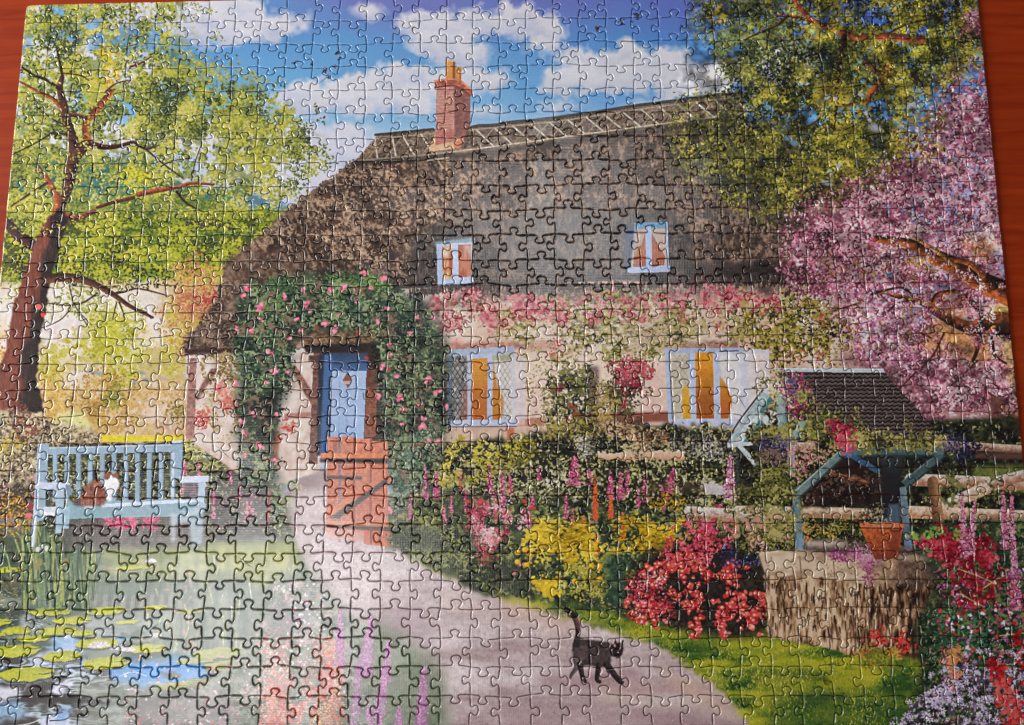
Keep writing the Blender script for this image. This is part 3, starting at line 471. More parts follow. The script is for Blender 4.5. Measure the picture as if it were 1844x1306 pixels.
    fill([(1197, 628), (1340, 626), (1340, 633), (1197, 637)], (176, 188, 216)); fill([(1197, 630), (1204, 630), (1210, 766), (1204, 767)], (186, 200, 230)); stroke([(1205, 634), (1211, 764)], 1.2, 1.2, (120, 140, 170)); fill([(1204, 755), (1342, 755), (1330, 768), (1204, 767)], (204, 210, 234)); stroke([(1296, 633), (1330, 632)], 1.2, 1.2, (60, 66, 80))


def paint_porch():
    # plastered wall with timbers, left
    mottle([(335, 640), (575, 630), (575, 850), (500, 872), (440, 860), (350, 800), (335, 760)], [(206, 180, 170), (222, 202, 192), (232, 220, 214)], 14, f=1)
    fill([(340, 645), (354, 645), (350, 790), (334, 790)], (166, 122, 112), var=.2); fill([(392, 664), (356, 722), (350, 715), (380, 664)], (130, 92, 80), f=1, var=.3)
    leaves([(354, 645), (440, 635), (440, 700), (400, 690), (370, 680)], 420, [(96, 76, 40), (140, 118, 60), (180, 156, 100)], f=6, rag=8, gap=.3)
    leaves([(360, 730), (400, 700), (440, 700), (440, 780), (380, 790)], 420, [(140, 120, 60), (184, 164, 100), (212, 196, 150)], f=6, rag=10, gap=.35)
    leaves([(385, 695), (440, 720), (445, 750), (390, 745)], 330, [(196, 80, 76), (222, 116, 110), (234, 170, 160)], f=6, rag=10, gap=.3); leaves([(355, 745), (380, 735), (375, 765), (350, 768)], 110, [(190, 70, 70), (220, 120, 110)], f=4, rag=6)
    fill([(565, 634), (580, 634), (572, 836), (556, 836)], (122, 84, 76), var=.25); fill([(556, 640), (576, 640), (576, 655), (556, 650)], (90, 60, 54), f=1); fill([(520, 660), (531, 656), (572, 720), (568, 738), (556, 722)], (132, 92, 80), f=1, var=.3)
    fill([(512, 745), (560, 742), (560, 752), (512, 755)], (176, 128, 116), f=1); fill([(490, 780), (504, 775), (500, 835), (490, 838)], (200, 120, 90), f=1); stroke([(488, 780), (488, 836)], 2, 2, (60, 50, 50))
    # door
    fill([(576, 630), (690, 628), (690, 800), (574, 820)], (66, 42, 40), f=1); vgrad([(580, 634), (662, 632), (664, 672), (580, 672)], [(56, 66, 86), (62, 92, 134), (84, 118, 164)])
    vgrad([(583, 640), (598, 640), (590, 818), (573, 820)], [(76, 112, 160), (70, 106, 158), (62, 96, 146)]); fill([(574, 640), (584, 640), (576, 820), (570, 820)], (44, 50, 66), f=1)
    vgrad([(598, 668), (660, 668), (655, 790), (595, 790)], [(176, 198, 232), (168, 190, 226), (176, 198, 234), (160, 186, 226)], var=.03)
    for x in (612, 626, 641): stroke([(x, 668), (x - 2, 790)], .9, .9, (150, 174, 214))
    fill([(625, 671), (633, 685), (626, 698), (617, 685)], (140, 92, 76)); fill([(618, 686), (632, 686), (629, 692), (620, 692)], (206, 170, 160)); stroke([(625, 671), (633, 685), (626, 698)], 1, 1, (80, 60, 60)); stroke([(654, 708), (656, 720)], 1.5, 1.5, (110, 110, 120))
    vgrad([(661, 664), (680, 662), (677, 786), (656, 788)], [(120, 66, 54), (140, 80, 60), (146, 86, 62)], var=.2)
    # rose arch
    A1 = [(430, 540), (452, 512), (520, 502), (600, 492), (680, 500), (760, 540), (800, 600), (806, 640), (700, 640), (690, 615), (600, 600), (530, 600), (520, 640), (430, 640)]
    spatter(A1, DG[:4], .75, 5, 30, 10, 16, 136); mottle(A1, DG[:4], 9, f=9, rag=12, a=.8, con=1.5); leaves(A1, 2600, DG + [(150, 168, 110)], f=5, rag=10, size=(1.4, 3.4), con=1.2, jit=.26)
    leaves([(590, 498), (690, 500), (700, 520), (600, 530)], 380, [(60, 104, 56), (104, 146, 70), (150, 180, 100)], f=5, rag=8); leaves([(455, 505), (520, 500), (520, 560), (460, 570)], 260, [(60, 100, 60), (110, 140, 80)], f=6, rag=8, gap=.3)
    fill([(560, 600), (690, 594), (690, 622), (552, 626)], (120, 92, 70), f=4, a=.75, var=.6); fill([(550, 620), (694, 617), (694, 634), (550, 636)], (44, 36, 36), f=1, a=.9)
    A2 = [(425, 600), (520, 600), (525, 680), (500, 740), (490, 800), (500, 870), (440, 880), (430, 800), (428, 720)]
    spatter(A2, DG[:4], .72, 5, 30, 9, 14, 136); mottle(A2, DG[:4], 9, f=8, rag=10, a=.75, con=1.5); leaves(A2, 1900, DG + [(150, 168, 110)], f=5, rag=10, size=(1.4, 3.2), jit=.26)
    fill([(455, 715), (500, 700), (498, 800), (460, 800)], (26, 30, 28), f=8, a=.7)
    A3 = [(672, 610), (740, 600), (806, 640), (808, 770), (790, 850), (800, 900), (760, 980), (700, 940), (705, 850), (690, 800), (684, 700)]
    mottle(A3, [(22, 26, 24), (38, 50, 40), (62, 78, 60), (96, 104, 82)], 9, f=8, rag=10, con=1.5); leaves(A3, 3000, [(20, 26, 24), (38, 54, 44), (66, 88, 66), (110, 122, 90), (150, 156, 120)], f=5, rag=8, size=(1.4, 3.2), jit=.26)
    fill([(745, 670), (800, 650), (800, 760), (752, 760)], (36, 34, 34), f=10, a=.55); leaves([(705, 790), (770, 770), (770, 960), (712, 950)], 800, [(56, 92, 72), (86, 124, 96), (130, 154, 126), (176, 190, 170)], f=6, rag=8, gap=.25)
    for A in (A1, A2, A3): spatter(A, [(70, 98, 70), (112, 134, 92), (156, 168, 124)], .24, 4, 22, 8, 10, 260, hole=1.); spatter(A, [(92, 72, 60), (140, 116, 98)], .14, 5, 26, 8, 10, 264, hole=1.2)
    for x, y, r in ((443, 520, 6), (440, 533, 5), (470, 552, 6), (466, 560, 4), (513, 533, 5), (553, 545, 5), (545, 520, 4), (595, 520, 6), (535, 575, 5), (582, 583, 6), (540, 595, 4), (425, 592, 4), (522, 610, 5), (603, 598, 5), (657, 494, 6), (689, 502, 6), (619, 518, 6), (640, 518, 3), (700, 555, 5), (680, 577, 5), (612, 568, 3), (603, 590, 4), (752, 570, 4), (780, 570, 5), (700, 620, 4), (688, 661, 5), (714, 678, 5), (768, 684, 6), (684, 714, 6), (720, 716, 6), (787, 706, 6), (724, 738, 6), (763, 754, 5), (757, 766, 7), (803, 732, 5), (755, 730, 3), (724, 763, 4), (789, 796, 6), (773, 794, 4), (705, 640, 4), (820, 615, 4), (495, 670, 6), (480, 690, 4), (424, 690, 5), (455, 745, 5), (437, 760, 6), (437, 779, 5), (466, 803, 7), (440, 820, 4), (454, 595, 5), (487, 635, 5), (497, 745, 5), (702, 918, 6), (495, 830, 5), (478, 825, 3), (470, 575, 4), (560, 560, 4), (640, 545, 4), (520, 670, 4), (740, 600, 4), (668, 520, 4)):
        rose(x, y, r * 1.25, RP)
    for x, y in ((660, 645), (700, 665), (570, 590), (645, 600), (505, 790), (515, 770), (520, 775)): dab(x, y, 5, 3, .3, np.array([.76, .24, .24], np.float32), .9)
    leaves([(505, 760), (530, 765), (525, 785), (508, 782)], 40, [(180, 60, 50), (206, 100, 80)], f=3, rag=4)

def paint_path():
    PT = [(524, 850), (580, 842), (640, 900), (704, 975), (724, 1000), (800, 1040), (920, 1090), (1030, 1120), (1180, 1160), (1280, 1230), (1380, 1340), (560, 1340), (560, 1100), (520, 1040), (530, 970), (512, 900)]
    mottle(PT, [(172, 148, 150), (194, 173, 176), (210, 194, 197), (222, 208, 211)], 120, 40, f=2, con=1.5, rag=4)
    fill([(530, 930), (690, 965), (800, 1040), (900, 1090), (780, 1110), (620, 1060), (540, 1010)], (228, 214, 220), f=16, a=.8); fill([(780, 1040), (1000, 1115), (1180, 1170), (1240, 1230), (1000, 1180), (800, 1110)], (214, 194, 192), f=18, a=.55)
    mottle(PT, [(150, 122, 126), (190, 168, 170), (216, 200, 200)], 60, 12, f=8, a=.28, seed=17); modulate(PT, 5, .07, f=2, seed=63)
    for p, c in (([(900, 1080), (1040, 1110), (1040, 1140), (900, 1110)], (214, 182, 164)), ([(1090, 1235), (1330, 1280), (1330, 1300), (1060, 1265)], (224, 206, 196)), ([(1100, 1230), (1270, 1230), (1270, 1250), (1090, 1250)], (172, 134, 130)), ([(960, 1215), (1140, 1200), (1180, 1230), (980, 1240)], (160, 124, 128)), ([(900, 1270), (1240, 1270), (1330, 1300), (1340, 1330), (900, 1330)], (166, 136, 140)), ([(800, 1050), (900, 1090), (880, 1120), (780, 1090)], (216, 196, 192)), ([(680, 975), (760, 1010), (740, 1030), (640, 1010)], (226, 214, 214)), ([(640, 1100), (760, 1090), (780, 1160), (660, 1170)], (176, 152, 162)), ([(530, 850), (590, 845), (600, 880), (520, 890)], (128, 104, 104)), ([(1180, 1200), (1290, 1240), (1340, 1300), (1240, 1260)], (214, 182, 160))):
        fill(p, c, f=9, a=.6)
    leaves([(560, 940), (720, 1000), (900, 1090), (1200, 1170), (1350, 1310), (640, 1320)], 4200, [(120, 94, 98), (160, 136, 138), (206, 190, 190), (228, 214, 212)], size=(.8, 2.2), f=4, rag=0, a=.32, jit=.5, con=.3)

def paint_gate():
    c = (208, 130, 104)
    for x0, x1, y0 in ((590, 612, 787), (612, 637, 786), (640, 668, 790), (668, 698, 794)):
        vgrad([(x0, y0), (x1, y0), (x1 + 1, y0 + 190), (x0 - 2, y0 + 170)], [(216, 138, 112), (210, 132, 106), (202, 122, 100), (218, 158, 142)], var=.12)
    for x in (612, 638, 668): stroke([(x, 790), (x - 1, 975)], 5 if x == 612 else 3, 4, (150, 124, 130) if x == 612 else (166, 92, 76))
    fill([(600, 795), (608, 795), (606, 822), (598, 822)], (150, 96, 84), a=.6); 
    fill([(578, 816), (698, 816), (700, 826), (576, 826)], (226, 140, 104), var=.1); fill([(576, 826), (700, 826), (698, 835), (576, 833)], (70, 52, 50), f=1)
    fill([(586, 857), (652, 858), (652, 864), (586, 863)], (92, 80, 80), f=1); fill([(582, 925), (698, 850), (706, 866), (600, 932)], (216, 130, 100)); fill([(600, 928), (700, 858), (696, 872), (610, 934), (590, 932)], (84, 72, 70), f=1)
    fill([(586, 938), (706, 942), (706, 948), (586, 944)], (216, 150, 120)); fill([(586, 945), (706, 949), (704, 958), (586, 950)], (100, 64, 56), f=1)
    vgrad([(655, 955), (702, 958), (704, 986), (655, 980)], [(206, 116, 92), (222, 132, 100)]); vgrad([(585, 952), (655, 956), (655, 976), (590, 968)], [(214, 150, 136), (220, 180, 170)], a=.8)  # lower left fades to pale pink: glare painted into the boards
    for x in (668, 684): stroke([(x, 952), (x, 978)], 3, 3, (140, 92, 86))

def paint_grass():
    fill([(-100, 800), (480, 860), (560, 1000), (-100, 1000)], (70, 66, 50), f=4, var=.4); fill([(480, 900), (1930, 900), (1930, 1340), (480, 1340)], (84, 96, 42), f=2, var=.3); fill([(1330, 775), (1930, 745), (1930, 1000), (1330, 1000)], (48, 48, 34), f=4, var=.4)
    fill([(1100, 1100), (1700, 1160), (1700, 1340), (1000, 1340)], (128, 138, 40), f=6, var=.2)
    mottle([(690, 985), (760, 1010), (850, 1060), (1000, 1080), (1140, 1110), (1380, 1150), (1500, 1170), (1640, 1190), (1700, 1330), (1360, 1330), (1300, 1240), (1200, 1170), (1100, 1130), (1000, 1110), (900, 1090), (800, 1045), (720, 1010)], GR, 60, 18, f=2, rag=4, con=1.8)
    fill([(1000, 1095), (1130, 1110), (1330, 1150), (1480, 1180), (1420, 1210), (1200, 1150)], (160, 164, 40), f=8, a=.6); fill([(1380, 1245), (1700, 1250), (1700, 1330), (1380, 1330)], (64, 92, 40), f=12, a=.7); fill([(1330, 1200), (1560, 1220), (1560, 1240), (1380, 1250)], (146, 146, 40), f=8, a=.6)
    fill([(1420, 1248), (1530, 1250), (1530, 1262), (1420, 1262)], (46, 72, 44), f=4, a=.7); fill([(700, 990), (790, 1020), (900, 1085), (860, 1075), (780, 1040), (710, 1005)], (176, 176, 66), f=4, a=.6)
    leaves([(690, 980), (850, 1060), (1000, 1080), (1140, 1110), (1380, 1150), (1640, 1190), (1700, 1330), (1360, 1330), (1200, 1175), (1000, 1115), (800, 1050), (720, 1010)], 6000, [(44, 74, 30), (90, 112, 34), (140, 148, 40), (178, 174, 48), (196, 190, 80)], size=(1.4, 3), asp=(.2, .4), ang=(-1.57, .6), f=1, rag=4, clump=60, con=1.6, jit=.22, seed=3, a=.8)

def paint_cat():
    K = (62, 50, 50); D = (38, 30, 32)
    stroke([(1020, 1098), (1030, 1106), (1038, 1120), (1041, 1140), (1036, 1160), (1036, 1170)], 9, 9, (112, 78, 74), (60, 44, 46)); stroke([(1019, 1097), (1028, 1103), (1034, 1110)], 8, 10, D)
    fill([(1032, 1160), (1042, 1148), (1060, 1152), (1090, 1156), (1105, 1160), (1108, 1172), (1100, 1184), (1099, 1200), (1080, 1202), (1060, 1198), (1044, 1202), (1034, 1190), (1030, 1172)], (78, 64, 64), f=1, var=.3)
    fill([(1036, 1152), (1046, 1150), (1042, 1166), (1032, 1166)], D, f=1, a=.8); fill([(1066, 1158), (1098, 1158), (1098, 1196), (1070, 1198)], (70, 58, 58), f=3, a=.6); fill([(1058, 1160), (1064, 1160), (1064, 1196), (1058, 1196)], (48, 38, 40), f=1, a=.7); dab(1046, 1180, 9, 12, 0, np.array([.40, .32, .31], np.float32), .5, 1)
    stroke([(1037, 1188), (1038, 1202), (1030, 1214), (1027, 1221)], 10, 4, (104, 88, 92), (80, 66, 70)); stroke([(1044, 1196), (1047, 1210), (1050, 1222), (1054, 1227)], 10, 6, K, D); stroke([(1078, 1198), (1076, 1212), (1075, 1224), (1080, 1228)], 9, 6, K, D); stroke([(1092, 1196), (1104, 1212), (1115, 1226), (1120, 1229)], 12, 7, K, D)
    fill([(1100, 1164), (1110, 1158), (1120, 1158), (1123, 1168), (1120, 1180), (1112, 1186), (1102, 1180)], D, f=1); fill([(1105, 1162), (1108, 1150), (1112, 1160)], (60, 46, 48)); fill([(1117, 1159), (1123, 1151), (1122, 1164)], (36, 30, 32)); dab(1107, 1163, 2.4, 3.4, 0, np.array([.78, .5, .5], np.float32)); dab(1113, 1175, 1.8, 1.4, 0, np.array([.85, .78, .74], np.float32))

def paint_pond():
    W = [(-100, 930), (120, 930), (380, 960), (520, 950), (560, 1040), (620, 1130), (660, 1330), (-100, 1330)]
    mottle(W, [(50, 66, 54), (78, 96, 80), (108, 122, 108), (134, 144, 132)], 60, 20, f=4, con=1.5)
    fill([(180, 930), (380, 940), (500, 930), (520, 965), (420, 985), (180, 990)], (96, 92, 92), f=10, a=.7, var=.3)
    mottle([(180, 985), (330, 975), (520, 985), (540, 1020), (380, 1050), (190, 1045)], [(120, 132, 70), (150, 158, 84), (186, 186, 110)], 30, 10, f=6, a=.85)
    fill([(390, 985), (530, 975), (545, 1020), (470, 1060), (390, 1020)], (196, 196, 110), f=9, a=.7)
    mottle([(150, 1035), (310, 1040), (320, 1090), (150, 1085)], [(70, 92, 76), (96, 116, 98)], 30, 8, f=6, a=.8)
    fill([(160, 1080), (330, 1070), (340, 1100), (160, 1105)], (84, 76, 76), f=5, a=.7, var=.4)
    for x in range(168, 330, 17): fill([(x, 1072), (x + 8, 1070), (x + 6, 1098), (x - 3, 1098)], (150, 150, 148), f=1, a=.8)
    mottle([(150, 1105), (330, 1105), (330, 1150), (150, 1150)], [(140, 150, 150), (164, 172, 174), (186, 192, 196)], 40, 8, f=6, a=.85)
    fill([(300, 1040), (430, 1040), (480, 1110), (560, 1180), (430, 1200), (310, 1160)], (126, 136, 132), f=14, a=.75, var=.15)  # water greyed: part of the varnish glare is mixed into the colour
    RZ = [(170, 1000), (400, 985), (540, 985), (600, 1090), (560, 1200), (420, 1210), (300, 1170), (170, 1110)]
    strands(RZ, [(92, 108, 92), (122, 134, 120), (150, 156, 140), (186, 186, 150)], 1.6, 40, 9, f=16, a=.38, con=1.3, seed=35)
    for k in range(60):
        x = rng.uniform(250, 540); y = rng.uniform(1000, 1170); stroke([(x, y), (x + rng.normal(0, 5), y + rng.uniform(10, 34))], 2.4, 1, pal([(104, 122, 100), (176, 178, 124), (206, 204, 184), (140, 148, 140)], np.array(rng.random()))[()] * 255)
    for k in range(40):
        x = 338 + rng.normal(0, 9); y = rng.uniform(1030, 1190); dab(x, y, rng.uniform(2, 4), rng.uniform(3, 9), rng.normal(0, .3), pal([(206, 150, 150), (224, 206, 200)], np.array(rng.random()))[()], .6, 1)
    # dark reflections, sky glints at lower left
    mottle([(-100, 1180), (140, 1180), (260, 1230), (300, 1330), (-100, 1330)], [(52, 48, 50), (96, 104, 100), (146, 160, 160), (206, 210, 222), (150, 180, 210), (70, 72, 70), (120, 134, 126), (200, 206, 216), (60, 56, 58)], 60, 17, f=8, con=1.9, seed=19)
    mottle([(140, 1230), (300, 1215), (300, 1330), (140, 1330)], [(120, 126, 118), (146, 150, 136), (170, 176, 176)], 26, 9, f=10, a=.8)
    fill([(45, 1235), (100, 1222), (95, 1270), (40, 1268)], (60, 52, 54), f=3, rag=5); fill([(88, 1250), (210, 1262), (150, 1270), (90, 1264)], (50, 44, 46), f=2, rag=4); fill([(30, 1290), (70, 1290), (60, 1330), (-100, 1330), (-100, 1315)], (66, 58, 58), f=3, rag=4)
    fill([(-100, 1265), (30, 1262), (48, 1285), (20, 1300), (-100, 1300)], (140, 172, 204), f=5, rag=5); fill([(78, 1290), (130, 1280), (120, 1320), (66, 1322)], (206, 212, 234), f=2, rag=5); fill([(100, 1285), (128, 1280), (118, 1300), (98, 1302)], (132, 172, 220), f=3, rag=4); fill([(80, 1245), (140, 1220), (110, 1255)], (214, 216, 236), f=2, rag=4); fill([(-100, 1230), (30, 1236), (40, 1258), (-100, 1256)], (206, 208, 220), f=3, rag=5)
    fill([(70, 1145), (140, 1145), (150, 1175), (90, 1185), (100, 1160)], (150, 186, 222), f=5, rag=5); fill([(60, 1180), (130, 1165), (150, 1180), (70, 1200)], (200, 206, 224), f=4, rag=4)
    vgrad([(195, 1196), (260, 1190), (350, 1180), (380, 1210), (370, 1232), (260, 1235), (200, 1225)], [(70, 140, 212), (92, 156, 220), (150, 190, 230)], f=5, rag=8)
    for k in range(16):
        x = rng.uniform(-40, 280); y = rng.uniform(1195, 1320); stroke([(x, y), (x + rng.uniform(12, 30), y + rng.normal(0, 5)), (x + rng.uniform(35, 60), y + rng.normal(0, 6))], 1.6, .8, (50, 46, 48) if k % 3 else (214, 216, 224))
    leaves([(-90, 1040), (45, 1040), (45, 1110), (-90, 1115)], 700, [(50, 46, 34), (100, 90, 60), (150, 136, 90), (186, 170, 120)], size=(1.2, 3), asp=(.2, .4), ang=(0, .8), f=5, rag=6)
    fill([(56, 1052), (84, 1048), (84, 1085), (54, 1086)], (196, 198, 196), f=3, a=.8, var=.4); fill([(36, 1110), (56, 1105), (54, 1150), (34, 1150)], (206, 206, 210), f=4, a=.7)
    leaves([(-60, 1090), (60, 1100), (100, 1150), (-60, 1150)], 260, [(60, 56, 50), (120, 128, 130), (180, 190, 206)], size=(1.5, 4), asp=(.2, .35), ang=(0, .4), f=5, rag=6)
    for k in range(26):
        x = rng.uniform(-60, 300); y = rng.uniform(1115, 1310); fill([(x, y), (x + rng.uniform(14, 40), y + rng.normal(-3, 3)), (x + rng.uniform(30, 64), y + rng.normal(2, 3)), (x + rng.uniform(10, 40), y + rng.uniform(4, 9))], [(214, 218, 230), (150, 190, 226), (46, 46, 48), (90, 104, 96)][k % 4], f=1, rag=4, a=.85)
    # lily pads
    LP = [(92, 1101, 38, 8), (190, 1100, 38, 7), (130, 1117, 35, 7), (105, 1136, 33, 8), (30, 1136, 26, 7), (2, 1120, 18, 6), (175, 1159, 40, 9), (263, 1168, 38, 8), (28, 1172, 46, 11), (-40, 1166, 40, 10), (112, 1182, 36, 9), (190, 1194, 42, 11), (48, 1214, 50, 13), (280, 1094, 22, 4), (396, 1176, 50, 10), (430, 1198, 62, 10), (350, 1190, 34, 6), (380, 1230, 60, 10), (455, 1216, 40, 8), (12, 1027, 32, 5), (-50, 1030, 40, 8), (240, 1022, 34, 4), (340, 1102, 22, 4), (310, 1236, 32, 7), (-60, 1215, 40, 11), (60, 1150, 30, 6), (150, 1140, 24, 5), (230, 1120, 22, 4), (-20, 1145, 30, 6), (500, 1160, 40, 8)]
    for x, y, a, b in LP:
        near = x < 300; c = np.array([178, 180, 50] if near else [190, 190, 104], np.float32); n0 = rng.uniform(-.6, .6); al = 1. if near else .75
        P_ = [(x + a * math.cos(t) * (1 + .05 * math.sin(5 * t + x)), y + b * math.sin(t) * (1 + .08 * math.sin(7 * t + x)) - .06 * a * math.cos(t)) for t in np.linspace(n0 + .14, n0 + 6.2, 40)] + [(x + a * .2, y)]
        fill([(px + 1.5, py + b * .32) for px, py in P_], (52, 54, 46), f=1, a=.7 * al, rag=1); vgrad(P_, [tuple(c * .9), tuple(c * 1.06), tuple(np.minimum(255, c * 1.02))], rag=1, a=al, var=.08)
    for x, y, s in ((180, 1164, 18), (170, 1166, 12), (215, 1170, 16), (280, 1146, 10), (272, 1012, 10), (230, 1172, 14)):
        for k in range(13):
            a = -math.pi * k / 12; stroke([(x, y), (x + math.cos(a) * s, y + math.sin(a) * s * .62)], 2.6, .8, (232, 224, 228) if k % 2 else (206, 196, 204))
    for x, y in ((200, 1024), (215, 1026), (240, 1030), (300, 1062)): dab(x, y, 8, 2.5, 0, np.array([.82, .6, .66], np.float32), .7, 1)
    # reeds
    leaves([(-20, 935), (60, 950), (60, 1090), (-20, 1050)], 200, [(60, 70, 40), (110, 100, 60)], size=(3, 6), asp=(.2, .4), ang=(-1.4, .4), f=6, rag=6)
    fill([(50, 940), (175, 935), (165, 1100), (60, 1095)], (70, 92, 70), f=8, a=.8, var=.2)
    for k in range(190):
        x = rng.uniform(40, 172); y1 = rng.uniform(1010, 1105); h = rng.uniform(50, 150); y0 = max(935, y1 - h); l = rng.normal(0, 7)
        stroke([(x, y1), (x + l * .3, (y0 + y1) / 2), (x + l, y0)], rng.uniform(2, 4.5), 1, pal([(44, 60, 44), (70, 96, 66), (98, 124, 84), (130, 150, 104), (160, 160, 80)], np.array(rng.random()))[()] * 255)
    for p in ([(10, 955), (22, 960), (32, 985), (40, 1010)], [(25, 955), (38, 970), (44, 1000)], [(60, 1010), (50, 980), (46, 955)], [(20, 1040), (14, 1005), (4, 985)]): stroke(p, 2, 3, (150, 170, 110))
    for x, y in ((72, 1012), (118, 1012), (66, 1020)): dab(x, y, 6, 8, 0, np.array([.58, .52, .32], np.float32), .9, 1.5)
    for x, y in ((74, 985), (84, 988), (68, 990)): dab(x, y, 4, 6, 0, np.array([.86, .87, .88], np.float32), .9)

def paint_bench():
    # hedges behind
    H1 = [(-90, 745), (20, 738), (100, 760), (180, 778), (182, 800), (90, 812), (60, 870), (-90, 880)]
    mottle(H1, [(70, 60, 50), (140, 124, 96), (184, 168, 136), (206, 192, 160)], 7, 5, f=3, rag=6, con=1.6); spatter(H1, [(60, 50, 42), (130, 110, 82), (186, 168, 130), (212, 200, 170)], .55, 4.2, 24, 5, 6, 216); leaves(H1, 1300, [(56, 48, 42), (120, 100, 76), (172, 152, 110), (200, 184, 140), (216, 204, 176)], size=(1.4, 3.4), f=4, rag=6, jit=.35)
    leaves([(20, 735), (80, 742), (75, 790), (25, 790)], 160, [(120, 66, 56), (160, 90, 76)], f=5, rag=8, gap=.3); leaves([(-60, 790), (40, 790), (30, 815), (-60, 820)], 220, [(196, 170, 70), (216, 196, 100)], f=5, rag=8)
    leaves([(-90, 860), (60, 850), (62, 900), (-90, 920)], 500, [(40, 36, 34), (86, 76, 66), (150, 130, 110), (196, 150, 150)], f=5, rag=6)
    H2 = [(68, 806), (190, 798), (460, 790), (500, 830), (510, 960), (380, 970), (80, 960)]
    mottle(H2, HD[:4], 8, 5, f=3, rag=4, con=1.4); leaves(H2, 3600, HD[:3] + [(132, 132, 88), (186, 182, 128), (210, 206, 172)], size=(1.6, 4), asp=(.25, .5), ang=(.3, .9), f=4, rag=4, jit=.3)
    fill([(380, 880), (510, 850), (520, 960), (375, 965)], (84, 82, 84), f=12, a=.8, var=.3)
    leaves([(330, 795), (450, 795), (460, 840), (335, 850)], 500, [(120, 116, 60), (170, 166, 84), (206, 200, 120)], size=(2, 4.5), asp=(.3, .5), ang=(.3, .9), f=4, rag=6, gap=.3)
    fill([(182, 784), (330, 784), (330, 795), (184, 796)], (222, 204, 40), var=.06)
    for x, y0, y1 in ((333, 832, 856), (358, 830, 860), (415, 830, 872), (432, 838, 900), (453, 842, 935), (385, 880, 935), (445, 900, 935), (330, 870, 890), (350, 872, 890)): foxglove(x, y0, y1, 4, [(150, 40, 84), (206, 80, 130), (232, 140, 170), (236, 190, 200)], 40)
    for k in range(150): dab(rng.uniform(378, 515), rng.uniform(880, 960), rng.uniform(1.3, 3), 1.3, rng.uniform(0, 3), pal([(176, 60, 90), (206, 130, 150), (176, 190, 110), (196, 190, 180)], np.array(rng.random()))[()], .85)
    leaves([(475, 850), (520, 840), (540, 860), (520, 960), (490, 950)], 260, [(120, 150, 96), (160, 180, 120), (190, 196, 150)], f=6, rag=8, gap=.35); stroke([(482, 940), (486, 900), (484, 860)], 3, 2, (176, 70, 70))
    # plants under the bench
    fill([(110, 935), (370, 925), (370, 985), (110, 990)], (84, 76, 74), f=6, a=.85, var=.35)
    leaves([(195, 930), (285, 922), (290, 950), (205, 955)], 330, [(170, 30, 80), (222, 60, 112), (236, 110, 150)], f=5, rag=8, gap=.3); leaves([(-60, 900), (60, 895), (60, 950), (-60, 960)], 500, [(140, 100, 40), (206, 150, 40), (226, 176, 50), (196, 80, 70)], f=5, rag=8); leaves([(-60, 940), (50, 940), (50, 970), (-60, 980)], 200, [(90, 64, 40), (130, 96, 60)], f=5, rag=6)
    dab(54, 912, 6, 9, 0, np.array([.55, .2, .24], np.float32)); dab(52, 928, 7, 5, 0, np.array([.86, .42, .44], np.float32))
    # bench
    B = (152, 176, 196); L = (196, 208, 230); S = (116, 146, 160)
    for k in range(11):
        x = 95 + k * 21.2; fill([(x, 816), (x + 9, 816), (x + 8.5, 904), (x - .5, 904)], (146, 172, 190) if k % 3 else (156, 182, 202)); stroke([(x + 8, 816), (x + 8, 904)], 1.2, 1.2, (110, 134, 150))
    fill([(84, 806), (312, 800), (316, 814), (84, 819)], B); stroke([(86, 807), (312, 801)], 1.6, 1.6, L)
    fill([(68, 799), (88, 799), (84, 880), (66, 880)], B); fill([(68, 799), (74, 799), (66, 950), (58, 950)], L); fill([(311, 798), (329, 795), (329, 862), (312, 862)], (150, 176, 198)); fill([(310, 794), (329, 793), (329, 799), (310, 799)], (214, 220, 236)); fill([(309, 815), (314, 815), (313, 900), (308, 900)], L)
    fill([(70, 880), (86, 885), (84, 935), (66, 940)], (150, 178, 192)); fill([(82, 884), (92, 884), (90, 912), (82, 912)], (60, 70, 76)); fill([(66, 868), (126, 870), (127, 876), (112, 884), (70, 880)], L); fill([(118, 872), (128, 874), (130, 892), (118, 892)], (120, 140, 160)); fill([(70, 914), (106, 912), (106, 924), (72, 926)], (206, 214, 232)); fill([(76, 922), (100, 924), (98, 930), (78, 928)], (232, 234, 240))
    fill([(102, 880), (116, 880), (112, 960), (100, 960)], (170, 194, 212)); fill([(58, 938), (66, 938), (62, 985), (56, 985)], L, f=1)
    fill([(120, 904), (360, 898), (372, 908), (368, 922), (330, 930), (120, 934)], (138, 168, 184)); fill([(180, 908), (358, 898), (358, 904), (184, 914)], (206, 218, 236)); fill([(120, 906), (180, 916), (180, 932), (118, 936)], (130, 164, 178))
    fill([(112, 912), (126, 912), (124, 952), (110, 952)], (150, 184, 200))
    fill([(322, 858), (378, 857), (380, 866), (360, 870), (324, 870)], (206, 216, 236)); fill([(357, 868), (370, 868), (368, 906), (356, 902)], (176, 196, 220)); fill([(330, 870), (356, 870), (356, 898), (330, 900)], (90, 76, 92), f=1, a=.7, var=.4)
    fill([(310, 925), (368, 915), (364, 980), (346, 984), (340, 940), (312, 945)], (164, 186, 200), f=2, a=.85); fill([(306, 926), (318, 926), (316, 975), (308, 976)], (200, 206, 216), f=2, a=.7)
    # two cats on the bench
    fill([(130, 905), (142, 895), (152, 900), (150, 912), (134, 910)], (60, 36, 34), f=2); fill([(142, 898), (152, 880), (166, 866), (178, 864), (190, 880), (192, 896), (186, 910), (160, 913), (144, 908)], (128, 68, 50), f=2, var=.4)
